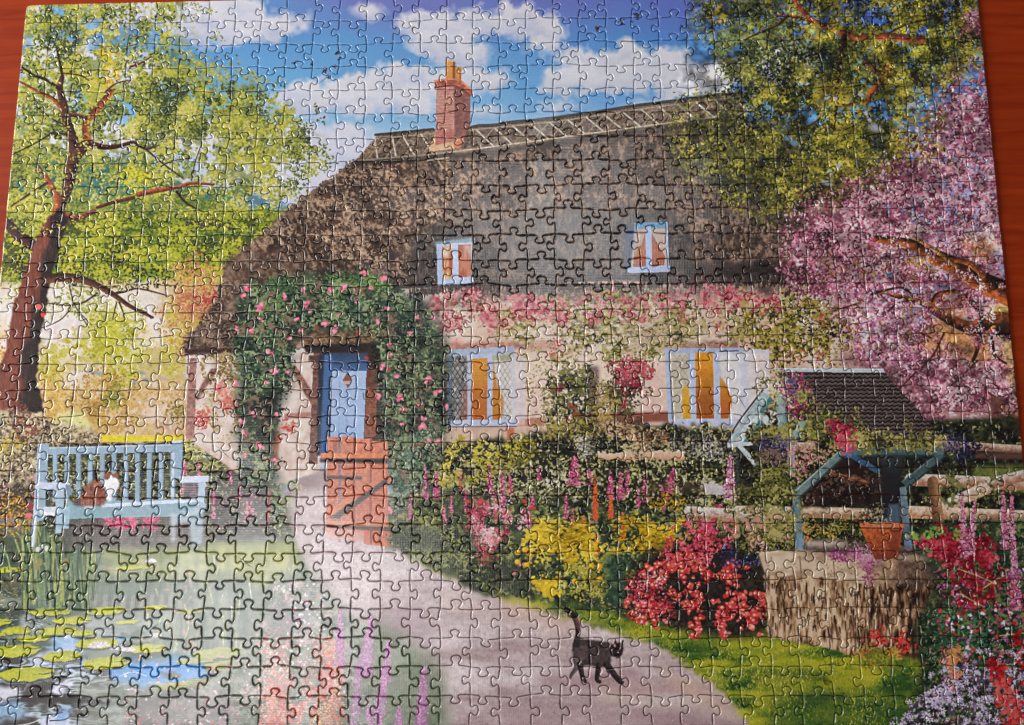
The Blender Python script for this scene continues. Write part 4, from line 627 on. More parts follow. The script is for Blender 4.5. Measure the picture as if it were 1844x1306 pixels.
    leaves([(146, 892), (168, 868), (188, 880), (186, 908), (150, 910)], 200, [(84, 40, 32), (136, 74, 54), (176, 104, 74)], size=(1.2, 3.4), asp=(.25, .4), ang=(-.9, .7), f=2, rag=2); dab(172, 874, 6, 6, 0, np.array([.74, .56, .44], np.float32), .6, 1)
    fill([(184, 866), (196, 860), (210, 860), (216, 870), (212, 882), (204, 890), (200, 904), (192, 902), (190, 880)], (236, 236, 242), f=1, var=.05); fill([(186, 858), (192, 850), (204, 854), (212, 850), (214, 862), (202, 858), (190, 864)], (150, 84, 66), f=1); dab(200, 860, 2.5, 5, 0, np.array([.95, .95, .97], np.float32)); dab(220, 882, 4, 4, 0, np.array([.8, .62, .6], np.float32), .6); dab(193, 862, 2, 2, 0, np.array([.35, .25, .2], np.float32)); fill([(152, 912), (168, 912), (168, 916), (152, 916)], (214, 214, 220), f=1)

def paint_front_flowers():
    GZ = [(84, 92, 84), (112, 120, 106), (134, 140, 128), (156, 158, 152)]  # greyed leaf tones, with the pale glare over this corner painted in
    Z = [(500, 1050), (560, 1030), (620, 1100), (760, 1190), (800, 1240), (800, 1330), (240, 1330), (200, 1250), (330, 1250), (440, 1180), (460, 1090)]
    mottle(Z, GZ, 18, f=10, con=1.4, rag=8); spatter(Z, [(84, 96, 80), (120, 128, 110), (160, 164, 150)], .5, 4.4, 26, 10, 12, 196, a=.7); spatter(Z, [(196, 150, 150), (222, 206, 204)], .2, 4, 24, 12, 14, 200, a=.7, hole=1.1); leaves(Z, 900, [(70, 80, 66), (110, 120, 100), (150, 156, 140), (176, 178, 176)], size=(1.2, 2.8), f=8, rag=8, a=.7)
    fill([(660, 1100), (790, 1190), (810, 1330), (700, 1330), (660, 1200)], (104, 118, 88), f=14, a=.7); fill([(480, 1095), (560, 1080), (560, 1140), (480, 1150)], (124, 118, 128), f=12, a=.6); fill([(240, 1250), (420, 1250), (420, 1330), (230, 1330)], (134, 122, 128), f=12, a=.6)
    SA = [(196, 84, 84), (218, 112, 104), (228, 150, 134), (236, 196, 170)]
    fill([(484, 1150), (514, 1150), (516, 1250), (500, 1340), (470, 1340)], (186, 130, 122), f=8, a=.3, var=.2); fill([(578, 1160), (614, 1165), (612, 1340), (562, 1340)], (190, 120, 106), f=8, a=.35, var=.2)
    leaves([(480, 1140), (516, 1140), (520, 1250), (500, 1330), (470, 1330), (478, 1240)], 600, SA, size=(1.4, 3), f=6, rag=8, gap=.15); spatter([(470, 1120), (625, 1150), (625, 1340), (460, 1340)], [(180, 84, 80), (206, 124, 112), (222, 176, 160)], .28, 4.4, 22, 12, 18, 204, hole=1.3); leaves([(575, 1150), (618, 1160), (616, 1330), (560, 1330), (570, 1240)], 800, [(190, 70, 66), (216, 100, 84), (228, 140, 110), (236, 196, 150)], size=(1.4, 3), f=6, rag=8); leaves([(480, 1230), (540, 1260), (540, 1330), (470, 1330)], 330, SA, size=(1.4, 3), f=6, rag=8, gap=.3)
    for k in range(260):
        x = rng.uniform(220, 620); y = rng.uniform(1180, 1320); dab(x, y, rng.uniform(1.5, 3.6), rng.uniform(1.3, 2.6), rng.uniform(0, 3), pal([(190, 60, 70), (222, 110, 110), (234, 180, 180), (238, 232, 230), (160, 110, 170)], np.array(rng.random()))[()], .85)
    for k in range(150):
        x = rng.normal(545, 26); y = rng.uniform(1050, 1200); dab(x, y, rng.uniform(1.5, 4), rng.uniform(1.3, 3), rng.uniform(0, 3), pal([(214, 90, 90), (232, 228, 226), (236, 234, 232), (150, 100, 160)], np.array(rng.random()))[()], .8)
    M = [(150, 84, 146), (178, 100, 164), (196, 130, 182), (214, 170, 202)]  # foxglove mauves lightened; the glare's paleness is in the colour
    for x, y0, y1, w, l, n in ((612, 1100, 1200, 11, 0, 220), (655, 1110, 1220, 15, 14, 330), (636, 1190, 1340, 10, 10, 240), (694, 1150, 1230, 10, 6, 170), (672, 1205, 1340, 16, 24, 380), (756, 1200, 1340, 16, 8, 380), (718, 1270, 1340, 12, 0, 130), (664, 1270, 1340, 12, 0, 150)):
        fill([(x + l, y0), (x + l + 4, y0), (x + w * .8, y1), (x - w * .8, y1)], (164, 104, 156), f=5, a=.6, var=.2); foxglove(x, y0, y1, w, M, n, l)
    leaves([(590, 1290), (660, 1240), (700, 1290), (690, 1330), (600, 1330)], 200, [(90, 116, 92), (130, 150, 120)], f=8, rag=8, gap=.3)

def paint_border():
    # hedge under the windows
    H = [(800, 800), (900, 792), (1000, 775), (1060, 760), (1300, 768), (1330, 780), (1330, 930), (1000, 940), (800, 980), (720, 950), (740, 880), (790, 850)]
    mottle(H, HD[:3], 9, f=3, rag=6); spatter(H, [(24, 24, 19), (66, 68, 42), (130, 128, 76), (180, 172, 112), (206, 198, 156)], .44, 4.6, 22, 4, 6, 208, hole=.7); leaves(H, 2400, HD, size=(1.8, 4.2), asp=(.35, .65), ang=(.4, 1.2), f=3, rag=6, con=.7, jit=.32, clump=20)
    leaves([(805, 800), (960, 792), (960, 840), (830, 880), (800, 900), (790, 850)], 700, [(110, 104, 40), (160, 148, 50), (196, 180, 60), (214, 200, 90)], size=(2, 4.5), asp=(.35, .6), f=4, rag=8, gap=.2)
    leaves([(880, 840), (1040, 840), (1040, 910), (900, 920)], 420, [(60, 64, 44), (140, 140, 96), (196, 190, 146), (222, 216, 190)], size=(2.5, 5), asp=(.3, .5), f=6, rag=8, gap=.25)
    leaves([(985, 760), (1075, 750), (1090, 790), (990, 800)], 420, [(16, 16, 14), (40, 38, 28), (110, 100, 50), (170, 150, 76)], size=(2, 4), f=4, rag=6)
    leaves([(1090, 760), (1200, 770), (1200, 800), (1080, 800)], 420, [(40, 30, 24), (130, 96, 70), (190, 150, 110), (216, 186, 150)], size=(2, 4), f=4, rag=6, gap=.2)
    leaves([(1040, 785), (1090, 785), (1090, 820), (1040, 820)], 300, [(30, 28, 28), (150, 146, 140), (214, 210, 204)], size=(1.3, 2.4), f=4, rag=6); leaves([(1210, 780), (1320, 790), (1320, 830), (1210, 820)], 600, [(24, 22, 20), (110, 106, 100), (206, 200, 196)], size=(1.2, 2.6), f=4, rag=6)
    for a, b in (((1075, 815), (1145, 830)), ((1150, 812), (1235, 828))): vgrad(rect(a[0], a[1], b[0], b[1]), [(228, 214, 200), (222, 184, 152), (186, 130, 96)], rag=3)
    leaves([(1120, 800), (1180, 800), (1170, 826), (1125, 826)], 200, [(60, 50, 40), (196, 160, 120), (216, 196, 160)], size=(1.5, 3), f=4, rag=5)
    vgrad(rect(1265, 870, 1310, 890), [(222, 216, 216), (196, 188, 190)], rag=4); fill(rect(1150, 868, 1270, 888), (120, 92, 72), f=4, a=.4)
    # green bed
    G1 = [(705, 930), (780, 880), (960, 900), (1140, 920), (1260, 930), (1380, 960), (1380, 1120), (1330, 1150), (1130, 1110), (1000, 1085), (870, 1070), (760, 1010), (700, 985)]
    mottle(G1, [(30, 34, 30), (56, 66, 44), (84, 96, 54)], 14, f=4, rag=6); spatter(G1, [(26, 30, 26), (62, 74, 46), (108, 116, 62), (164, 162, 96)], .52, 4.6, 26, 4, 6, 212); leaves(G1, 1800, [(26, 32, 28), (56, 72, 48), (92, 110, 60), (140, 148, 74), (190, 188, 120)], size=(1.6, 3.8), asp=(.25, .5), f=4, rag=6, jit=.28)
    leaves([(720, 950), (840, 950), (860, 1030), (740, 1010)], 500, [(90, 100, 60), (140, 146, 90), (176, 176, 120)], size=(1.6, 4), asp=(.2, .35), f=6, rag=8, gap=.2); fill([(715, 940), (800, 960), (800, 1000), (730, 985)], (40, 46, 40), f=10, a=.5); fill([(890, 1010), (970, 1030), (960, 1065), (880, 1060)], (34, 38, 38), f=8, a=.6)
    for x, y0, y1, w in ((766, 838, 900, 6), (786, 850, 900, 7), (739, 892, 936, 5), (800, 910, 945, 5), (882, 835, 890, 7), (905, 845, 920, 7), (1035, 822, 875, 14), (1020, 890, 935, 6), (1100, 850, 900, 9), (1118, 850, 900, 7), (1130, 845, 890, 5), (1150, 880, 915, 5), (1163, 875, 905, 4)): foxglove(x, y0, y1, w, PK, int((y1 - y0) * w * .22))
    for k in range(22):
        x = rng.uniform(800, 1290); y = rng.uniform(835, 930); foxglove(x, y, y + rng.uniform(24, 46), rng.uniform(3, 5.5), PK if k % 3 else [(150, 40, 60), (200, 80, 96), (236, 170, 176)], 34)
    foxglove(1315, 820, 900, 13, [(176, 50, 110), (216, 110, 156), (240, 200, 214), (245, 232, 236)], 230)
    leaves([(840, 905), (870, 915), (900, 900), (925, 920), (915, 960), (890, 985), (850, 950)], 620, [(150, 30, 60), (200, 76, 100), (226, 140, 156), (240, 206, 212)], size=(1.6, 3.4), f=5, rag=9, gap=.2); leaves([(855, 950), (895, 960), (885, 1020), (870, 1015)], 230, [(160, 40, 66), (206, 84, 100), (236, 180, 190)], size=(1.6, 3.2), f=5, rag=8, gap=.2); leaves([(935, 925), (955, 925), (952, 955), (935, 950)], 60, PK, f=4, rag=5)
    for x, y in ((842, 903), (868, 902), (945, 903), (960, 915)): dab(x, y, 6, 3.5, .2, np.array([.82, .24, .2], np.float32))
    OR = [(206, 70, 40), (226, 96, 50), (232, 130, 60)]
    for x, y0, y1, w in ((1072, 855, 935, 6), (1100, 890, 935, 6), (1075, 960, 1000, 5), (1050, 930, 955, 4), (1122, 925, 970, 5)): foxglove(x, y0, y1, w, OR, int((y1 - y0) * w * .3))
    # yellow flowers
    YW = [(150, 116, 20), (206, 168, 30), (226, 192, 40), (236, 208, 70)]
    spatter([(930, 960), (1000, 935), (1080, 945), (1240, 935), (1250, 985), (1160, 1000), (1060, 1040), (960, 1010)], YW, .42, 5, 22, 8, 12, 220, hole=1.); leaves([(945, 965), (975, 945), (1040, 940), (1075, 955), (1070, 985), (1010, 990), (950, 985)], 520, YW, size=(2.4, 5.5), asp=(.4, .6), ang=(0, .5), f=5, rag=8, con=.8); leaves([(1110, 935), (1180, 940), (1240, 945), (1235, 985), (1180, 990), (1110, 980)], 420, YW, size=(2.2, 5), asp=(.4, .6), ang=(0, .5), f=5, rag=8, gap=.15)
    leaves([(965, 1040), (1005, 1040), (1010, 1060), (985, 1075), (962, 1055)], 130, YW[1:], size=(2.4, 5), asp=(.6, .8), f=4, rag=6); leaves([(930, 985), (1240, 985), (1200, 1040), (1060, 1060), (990, 1040)], 330, YW, size=(2, 4), asp=(.5, .8), f=6, rag=8, gap=.42); leaves([(1010, 1020), (1090, 1010), (1090, 1080), (1015, 1080)], 230, [(120, 116, 40), (176, 168, 60), (206, 196, 110)], size=(2, 4.5), asp=(.4, .7), f=6, rag=8, gap=.3)
    for x, y in ((932, 995), (932, 1012), (948, 1017), (1035, 1047), (1080, 1043), (1080, 1020), (1065, 1020), (945, 990)): dab(x, y, 6, 5.5, 0, np.array([.88, .68, .14], np.float32)); dab(x - 1.5, y - 1.5, 3, 2.6, 0, np.array([.93, .8, .3], np.float32))
    rose(938, 1018, 6, [(150, 40, 60), (214, 100, 110), (236, 190, 180)]); rose(928, 1030, 5, [(130, 30, 50), (190, 60, 80), (226, 150, 150)]); fill([(1090, 1000), (1135, 1000), (1125, 1090), (1090, 1085)], (44, 74, 60), f=8, a=.7, var=.3)
    # red flowers
    leaves([(1180, 910), (1250, 905), (1330, 905), (1370, 930), (1360, 960), (1240, 950)], 420, [(90, 96, 50), (140, 140, 80), (190, 180, 120)], f=6, rag=8, gap=.25); leaves([(1175, 895), (1230, 895), (1230, 915), (1175, 915)], 90, YW, size=(2, 4), f=4, rag=5)
    fill([(1130, 1040), (1180, 990), (1280, 960), (1380, 1010), (1385, 1140), (1330, 1150), (1200, 1130), (1130, 1090)], (36, 24, 24), f=8, a=.8, var=.3)
    leaves([(1230, 950), (1290, 920), (1325, 925), (1325, 960), (1270, 1010), (1200, 1020), (1180, 1000)], 700, [(150, 26, 40), (196, 44, 60), (216, 74, 96), (226, 110, 120)], size=(2, 4.4), asp=(.4, .6), f=6, rag=10, gap=.15); leaves([(1265, 925), (1300, 915), (1325, 930), (1310, 955), (1275, 955)], 160, [(196, 50, 90), (222, 90, 120), (236, 140, 156)], size=(2.4, 5), f=4, rag=6)
    for k in range(520):
        x, y = rng.uniform(1126, 1385), rng.uniform(985, 1148)
        if ((x - 1255) / 132) ** 2 + ((y - 1075) / 76) ** 2 > 1.05 or (y > 1125 and x < 1180): continue
        if noise(26, seed=71)[int(y) + OY, int(x) + OX] < .36: continue
        s = rng.uniform(4, 8)
        for q in range(6): dab(x + rng.normal(0, s * .5), y + rng.normal(0, s * .45), s * .6, s * .45, rng.uniform(0, 3), pal([(150, 26, 32), (196, 48, 50), (212, 76, 72), (220, 112, 100)], np.array(rng.random()))[()])
        dab(x - s * .1, y - s * .1, s * .42, s * .36, 0, pal([(236, 176, 110), (242, 206, 180), (230, 140, 124)], np.array(rng.random()))[()], .9)
    leaves([(1130, 1050), (1190, 1030), (1210, 1110), (1150, 1100)], 330, [(176, 40, 56), (214, 80, 96), (234, 150, 160), (244, 206, 206)], size=(1.8, 3.4), f=6, rag=6)
    for x, y in ((1160, 1120), (1180, 1130), (1200, 1118), (1260, 1138), (1305, 1140), (1355, 1130), (1368, 1142)): rose(x, y, 7, [(170, 40, 50), (214, 80, 80), (240, 190, 180)])
    leaves([(1300, 985), (1370, 985), (1365, 1015), (1310, 1015)], 200, [(40, 40, 90), (70, 76, 140), (110, 116, 170), (60, 40, 80)], size=(1.4, 3), f=5, rag=6)

def paint_fence_and_well():
    # ground behind the well, hedge and rails
    Z = [(1330, 790), (1560, 760), (1800, 760), (1930, 830), (1930, 1000), (1330, 1000)]
    mottle(Z, [(18, 18, 16), (36, 38, 30), (76, 80, 52)], 9, f=3, rag=5); leaves(Z, 2300, HD[:5], size=(1.6, 3.6), f=3, rag=4, jit=.34)
    fill([(1750, 840), (1930, 835), (1930, 900), (1760, 880)], (112, 122, 60), f=4, a=.9, var=.2); leaves([(1690, 850), (1800, 870), (1800, 915), (1690, 905)], 300, [(22, 22, 18), (60, 66, 36), (120, 124, 60)], f=4, rag=4)
    P = lambda a, b, w, t=(226, 206, 190), d=(176, 124, 92): stroke([a, b], w, w, t, d, side=-1, var=.12)
    P((1640, 864), (1930, 876), 22); P((1690, 918), (1800, 868), 22, (232, 214, 200), (206, 170, 140)); P((1790, 870), (1930, 835), 20, (222, 206, 196), (170, 120, 96)); P((1630, 922), (1930, 934), 22, (232, 206, 184), (196, 146, 108)); P((1680, 868), (1692, 950), 20, (170, 124, 84), (110, 78, 54))
    P((1330, 922), (1440, 924), 22, (222, 206, 192), (196, 166, 140)); P((1450, 922), (1560, 926), 20, (230, 206, 180), (170, 130, 96)); P((1240, 920), (1340, 926), 16, (226, 218, 210), (196, 180, 170))
    P((1690, 800), (1930, 815), 14, (206, 180, 160), (140, 104, 84)); fill([(1755, 815), (1930, 815), (1930, 828), (1755, 826)], (96, 64, 54), f=2)
    leaves([(1330, 880), (1450, 870), (1450, 990), (1340, 990)], 1200, [(60, 58, 30), (110, 108, 48), (154, 148, 66), (190, 180, 110)], size=(1.5, 3.2), f=6, rag=8, con=.9); leaves([(1350, 930), (1400, 925), (1400, 990), (1350, 990)], 160, [(206, 140, 150), (222, 180, 170), (196, 150, 60)], f=5, rag=6, gap=.3)
    for x, y in ((1445, 950), (1470, 955), (1490, 958), (1500, 968), (1455, 970)):
        for k in range(12): dab(x + rng.normal(0, 6), y + rng.normal(0, 4), 2.4, 1.6, rng.uniform(0, 3), pal([(190, 40, 70), (206, 180, 50), (226, 120, 60), (170, 170, 70)], np.array(rng.random()))[()])
    leaves([(1450, 935), (1560, 935), (1560, 985), (1470, 975)], 420, [(40, 38, 24), (96, 92, 40), (150, 140, 56), (186, 172, 90)], size=(1.6, 3.4), asp=(.25, .4), f=5, rag=5)
    spatter([(1235, 905), (1350, 905), (1450, 900), (1450, 990), (1330, 985), (1240, 945)], [(50, 50, 30), (100, 100, 52), (156, 148, 84), (206, 150, 140)], .46, 4.6, 24, 6, 8, 276); spatter([(1690, 840), (1930, 830), (1930, 950), (1690, 950)], [(24, 26, 20), (70, 76, 42), (126, 126, 70)], .22, 5, 26, 8, 10, 280, hole=1.2)
    # winding drum and dark inside
    mottle([(1436, 890), (1500, 840), (1530, 822), (1620, 826), (1624, 912), (1446, 914)], [(30, 21, 19), (44, 31, 27), (60, 43, 37)], 20, f=3, rag=3); spatter([(1440, 850), (1600, 830), (1620, 910), (1450, 912)], [(70, 52, 44), (96, 72, 58)], .2, 4, 24, 6, 6, 148)
    for k in range(70): x = rng.uniform(1488, 1562); dab(x, 850 + (x - 1490) * .26 + rng.normal(0, 3), rng.uniform(3, 7), 1., .26, pal([(96, 56, 40), (150, 92, 62), (186, 126, 90)], np.array(rng.random()))[()], .8)
    # timber frame
    V = dict(var=.10)
    def beam(p, c, d=None, e=None):
        """a straight board as a quad, with a lit edge and a dark edge"""
        fill(p, c, f=0, var=.12); 
        if e: stroke([p[0], p[1]], 1.8, 1.8, e)
        if d: stroke([p[3], p[2]], 2.4, 2.4, d)
    beam([(1426, 890), (1440, 888), (1447, 996), (1433, 996)], (108, 132, 134)); stroke([(1427, 890), (1434, 996)], 3, 3, (74, 96, 98)); fill([(1436, 960), (1446, 960), (1448, 995), (1436, 996)], (124, 156, 180), f=2)
    beam([(1428, 888), (1512, 812), (1520, 822), (1438, 898)], (112, 134, 132), (54, 72, 74), (166, 186, 182)); beam([(1512, 806), (1700, 806), (1700, 820), (1512, 822)], (88, 110, 108), (52, 70, 72), (120, 140, 134))
    sl, m = pm([(1540, 824), (1580, 816), (1640, 816), (1688, 824), (1660, 832), (1560, 832)], 3); lay(sl, m * .5, np.array([.16, .2, .2], np.float32))
    beam([(1518, 816), (1528, 812), (1586, 846), (1580, 854)], (60, 96, 124), (40, 64, 86), (90, 134, 164)); dab(1526, 819, 10, 7, 0, np.array([.28, .5, .68], np.float32), .8, 1.4)
    beam([(1624, 868), (1690, 816), (1702, 822), (1634, 880)], (74, 94, 98), (46, 62, 66), (100, 122, 124))
    vgrad([(1586, 824), (1622, 824), (1622, 942), (1590, 942)], [(52, 62, 66), (38, 38, 42), (34, 30, 32), (64, 80, 92)], f=2); fill([(1600, 908), (1620, 908), (1620, 942), (1600, 942)], (78, 98, 114), f=2); beam([(1620, 878), (1632, 876), (1642, 990), (1629, 990)], (112, 132, 144)); fill([(1630, 955), (1641, 955), (1644, 990), (1632, 990)], (116, 138, 178), f=1)
    # gable frame
    spatter([(1340, 790), (1400, 700), (1470, 760), (1460, 805)], [(18, 18, 18), (40, 40, 32), (90, 88, 52), (150, 142, 84)], .75, 4.4, 24, 5, 5, 152)
    beam([(1372, 704), (1388, 714), (1322, 800), (1308, 800)], (176, 196, 200)); beam([(1386, 714), (1393, 720), (1334, 796), (1324, 800)], (86, 126, 128)); stroke([(1374, 702), (1330, 760), (1306, 802)], 2.2, 2.2, (70, 46, 40))
    beam([(1356, 742), (1376, 750), (1334, 804), (1318, 804)], (206, 214, 218)); beam([(1372, 750), (1380, 754), (1344, 798), (1334, 802)], (90, 134, 132)); beam([(1356, 742), (1380, 746), (1392, 764), (1380, 766)], (198, 208, 208))
    beam([(1397, 712), (1415, 712), (1418, 772), (1401, 772)], (150, 174, 172), None, (190, 206, 204)); stroke([(1414, 714), (1417, 772)], 3, 3, (96, 126, 126)); beam([(1448, 744), (1462, 750), (1432, 794), (1420, 792)], (146, 172, 168)); stroke([(1461, 752), (1434, 794)], 4, 4, (70, 110, 110))
    beam([(1420, 797), (1468, 797), (1468, 804), (1420, 806)], (206, 210, 214), (90, 104, 104)); beam([(1310, 797), (1356, 796), (1356, 802), (1310, 806)], (208, 214, 218)); beam([(1326, 803), (1336, 802), (1366, 834), (1358, 840)], (196, 204, 206), (120, 140, 140)); beam([(1417, 806), (1431, 806), (1432, 856), (1420, 856)], (146, 176, 190), None, (190, 206, 214))
    # tiled roof
    RF = [(1398, 669), (1592, 670), (1702, 792), (1640, 798), (1500, 796), (1462, 770), (1426, 712)]
    mottle(RF, [(56, 43, 42), (74, 60, 58), (92, 78, 76)], 24, 8, f=1)
    for r in range(17):
        y = 674 + r * 7.2; xr = 1592 + (y - 670) * .9; xl = 1398 + (y - 670) * .62
        if y > 788 or xl > xr: break
        xs = np.arange(xl, xr, 3); stroke([(x, y + 1.3 * math.sin(x * .62 + r)) for x in xs], 1.8, 1.8, (32, 24, 25)); stroke([(x, y + 2.4 + 1.3 * math.sin(x * .62 + r)) for x in xs], 1.4, 1.4, (112, 98, 96))
    fill([(1394, 663), (1590, 665), (1594, 671), (1402, 670)], (196, 208, 216)); stroke([(1396, 664), (1590, 665)], 1.4, 1.4, (226, 232, 236))
    leaves([(1440, 740), (1520, 720), (1640, 770), (1700, 785), (1700, 800), (1500, 800)], 300, [(110, 100, 50), (170, 156, 80), (200, 186, 110)], size=(1.8, 3.6), f=6, rag=8, gap=.36)
    spatter([(1395, 675), (1440, 675), (1500, 745), (1510, 800), (1460, 790), (1425, 730)], [(40, 38, 26), (96, 90, 48), (150, 138, 72), (186, 172, 104)], .5, 4.6, 24, 7, 10, 268); leaves([(1360, 690), (1400, 660), (1440, 680), (1430, 720), (1390, 730)], 260, [(60, 60, 40), (130, 124, 66), (176, 164, 96), (206, 196, 140)], size=(1.6, 3.4), f=6, rag=9, gap=.2); leaves([(1405, 680), (1450, 680), (1470, 740), (1440, 760), (1420, 740)], 330, [(70, 24, 50), (150, 40, 84), (190, 70, 110), (90, 84, 140)], size=(1.6, 3.4), f=6, rag=8, gap=.2)
    leaves([(1440, 750), (1500, 740), (1560, 770), (1560, 810), (1450, 800)], 620, [(50, 54, 30), (116, 118, 56), (164, 156, 72), (200, 190, 110)], size=(2, 4), f=6, rag=9); leaves([(1495, 765), (1530, 760), (1545, 810), (1520, 815)], 260, [(150, 20, 60), (196, 44, 84), (216, 84, 110)], size=(1.8, 4), f=5, rag=7); leaves([(1540, 775), (1700, 785), (1700, 805), (1550, 815)], 420, [(60, 58, 30), (126, 120, 60), (176, 164, 84), (200, 186, 116)], size=(2, 4), f=4, rag=6)
    leaves([(1345, 770), (1430, 768), (1420, 800), (1350, 800)], 380, [(60, 58, 34), (130, 124, 60), (176, 166, 90)], size=(2, 4), f=5, rag=7, gap=.15); leaves([(1355, 795), (1420, 785), (1420, 810), (1360, 815)], 330, [(30, 26, 60), (56, 50, 110), (96, 90, 150)], size=(1.4, 3), asp=(.25, .4), f=5, rag=6); leaves([(1370, 808), (1420, 808), (1420, 840), (1370, 835)], 220, [(90, 70, 76), (150, 110, 110), (120, 110, 70)], size=(1.4, 3), f=5, rag=6); leaves([(1690, 780), (1760, 790), (1760, 825), (1690, 815)], 420, [(24, 22, 50), (44, 42, 84), (84, 80, 110), (120, 110, 110)], size=(1.4, 3), f=5, rag=7)
    leaves([(1420, 800), (1480, 795), (1500, 820), (1440, 860), (1420, 850)], 330, [(120, 110, 60), (190, 150, 110), (216, 180, 150), (190, 110, 120)], size=(1.8, 3.6), f=6, rag=8, gap=.2); leaves([(1355, 820), (1420, 830), (1430, 900), (1360, 890)], 520, [(70, 70, 34), (126, 124, 56), (164, 158, 80)], size=(1.6, 3.4), f=6, rag=8, gap=.15)
    spatter([(1400, 840), (1470, 830), (1460, 900), (1440, 990), (1380, 990), (1360, 900)], [(56, 56, 30), (104, 104, 48), (150, 144, 70), (186, 176, 112)], .42, 4.4, 24, 8, 12, 228); spatter([(1520, 790), (1700, 790), (1700, 815), (1530, 822)], [(60, 60, 30), (118, 114, 56), (166, 156, 84)], .36, 4.6, 24, 6, 8, 232)
    # stone wall of the well
    mottle([(1366, 1000), (1370, 992), (1450, 990), (1560, 998), (1690, 1000), (1706, 1016), (1700, 1045), (1640, 1060), (1560, 1056), (1470, 1044), (1380, 1040)], [(176, 146, 120), (210, 184, 156), (226, 204, 180)], 30, 14, f=1)
    fill([(1640, 1040), (1700, 1040), (1690, 1120), (1660, 1190), (1620, 1180)], (52, 36, 34), f=6, var=.4)
    sl, m = pm([(1376, 1036), (1470, 1040), (1560, 1052), (1690, 1050), (1680, 1120), (1655, 1176), (1530, 1180), (1470, 1162), (1384, 1148)], 1, 2)
    xg = np.linspace(0, 1, m.shape[1])[None]; t = .70 + (noise(4, 22, seed=23)[sl] - .5) * .95 + (noise(14, 20, seed=24)[sl] - .5) * .6 - np.clip(xg - .5, 0, 1) * 1.3
    lay(sl, m, pal([(46, 28, 22), (92, 64, 46), (150, 112, 80), (192, 156, 120), (216, 190, 160)], t))
    for k in range(150):
        x = 1384 + 230 * rng.beta(1.3, 1.5); y = rng.uniform(1046, 1130) + max(0, (x - 1450) * .06); stroke([(x, y), (x + rng.normal(0, 1), y + rng.uniform(6, 18))], rng.uniform(1., 3), .8, ((66, 46, 36), (96, 68, 50), (58, 40, 32), (222, 200, 170))[k % 4])
    fill([(1615, 1008), (1700, 1012), (1706, 1018), (1698, 1048), (1650, 1058), (1600, 1050)], (96, 72, 60), f=4, a=.85, var=.3); fill([(1570, 1000), (1615, 1006), (1610, 1055), (1560, 1056)], (164, 128, 100), f=4, a=.8, var=.25)
    for x in (1440, 1500, 1560, 1615, 1655): stroke([(x, 1002), (x + 4, 1048)], 1.6, 1.6, (150, 116, 90))
    for k in range(40): dab(rng.uniform(1380, 1560), rng.uniform(1000, 1040), rng.uniform(1.5, 3.5), 1.2, rng.uniform(0, 3), np.array([.5, .38, .3], np.float32), .6)
    fill([(1450, 975), (1500, 972), (1600, 980), (1690, 990), (1690, 1004), (1560, 1000), (1450, 994)], (112, 90, 84), f=3, a=.8, var=.3); fill([(1450, 974), (1520, 974), (1530, 984), (1452, 984)], (214, 196, 180), f=3, a=.8)
    leaves([(1470, 995), (1560, 990), (1580, 1010), (1560, 1030), (1500, 1020)], 420, [(120, 40, 90), (170, 76, 130), (200, 120, 160), (216, 170, 190)], size=(1.6, 4), asp=(.25, .45), ang=(.7, .9), f=5, rag=8, gap=.2); leaves([(1540, 1020), (1580, 1020), (1570, 1050), (1545, 1045)], 120, [(150, 70, 110), (196, 130, 150)], size=(1.6, 3.6), asp=(.25, .4), f=5, rag=6, gap=.2)
    # plant pot
    vgrad([(1548, 942), (1628, 944), (1626, 954), (1616, 1006), (1576, 1008), (1552, 956)], [(206, 112, 66), (190, 94, 50), (164, 76, 44), (130, 56, 40)], var=.2); fill([(1604, 945), (1628, 945), (1616, 1006), (1600, 1006)], (110, 52, 36), f=5, a=.6); fill([(1547, 940), (1629, 942), (1628, 950), (1549, 949)], (212, 122, 76)); stroke([(1550, 951), (1627, 952)], 1.5, 1.5, (110, 52, 34))
    for k in range(30): dab(rng.uniform(1560, 1615), rng.uniform(954, 1000), 2, 1, 1, np.array([.46, .24, .16], np.float32), .6)
    leaves([(1550, 915), (1600, 915), (1600, 942), (1555, 942)], 160, [(40, 34, 28), (110, 96, 80), (176, 160, 140)], size=(1.3, 3), f=4, rag=5)
    # flowers at the foot
    for x, y in ((1580, 1150), (1625, 1158)):
        for k in range(60): dab(x + rng.normal(0, 9), y + rng.normal(0, 9), rng.uniform(2, 4), 2.2, rng.uniform(0, 3), pal(RD[:4], np.array(rng.uniform(.2, .95)))[()])
    leaves([(1540, 1165), (1620, 1170), (1610, 1195), (1550, 1195)], 300, [(110, 110, 40), (176, 150, 50), (206, 130, 50), (190, 170, 70)], f=5, rag=6)

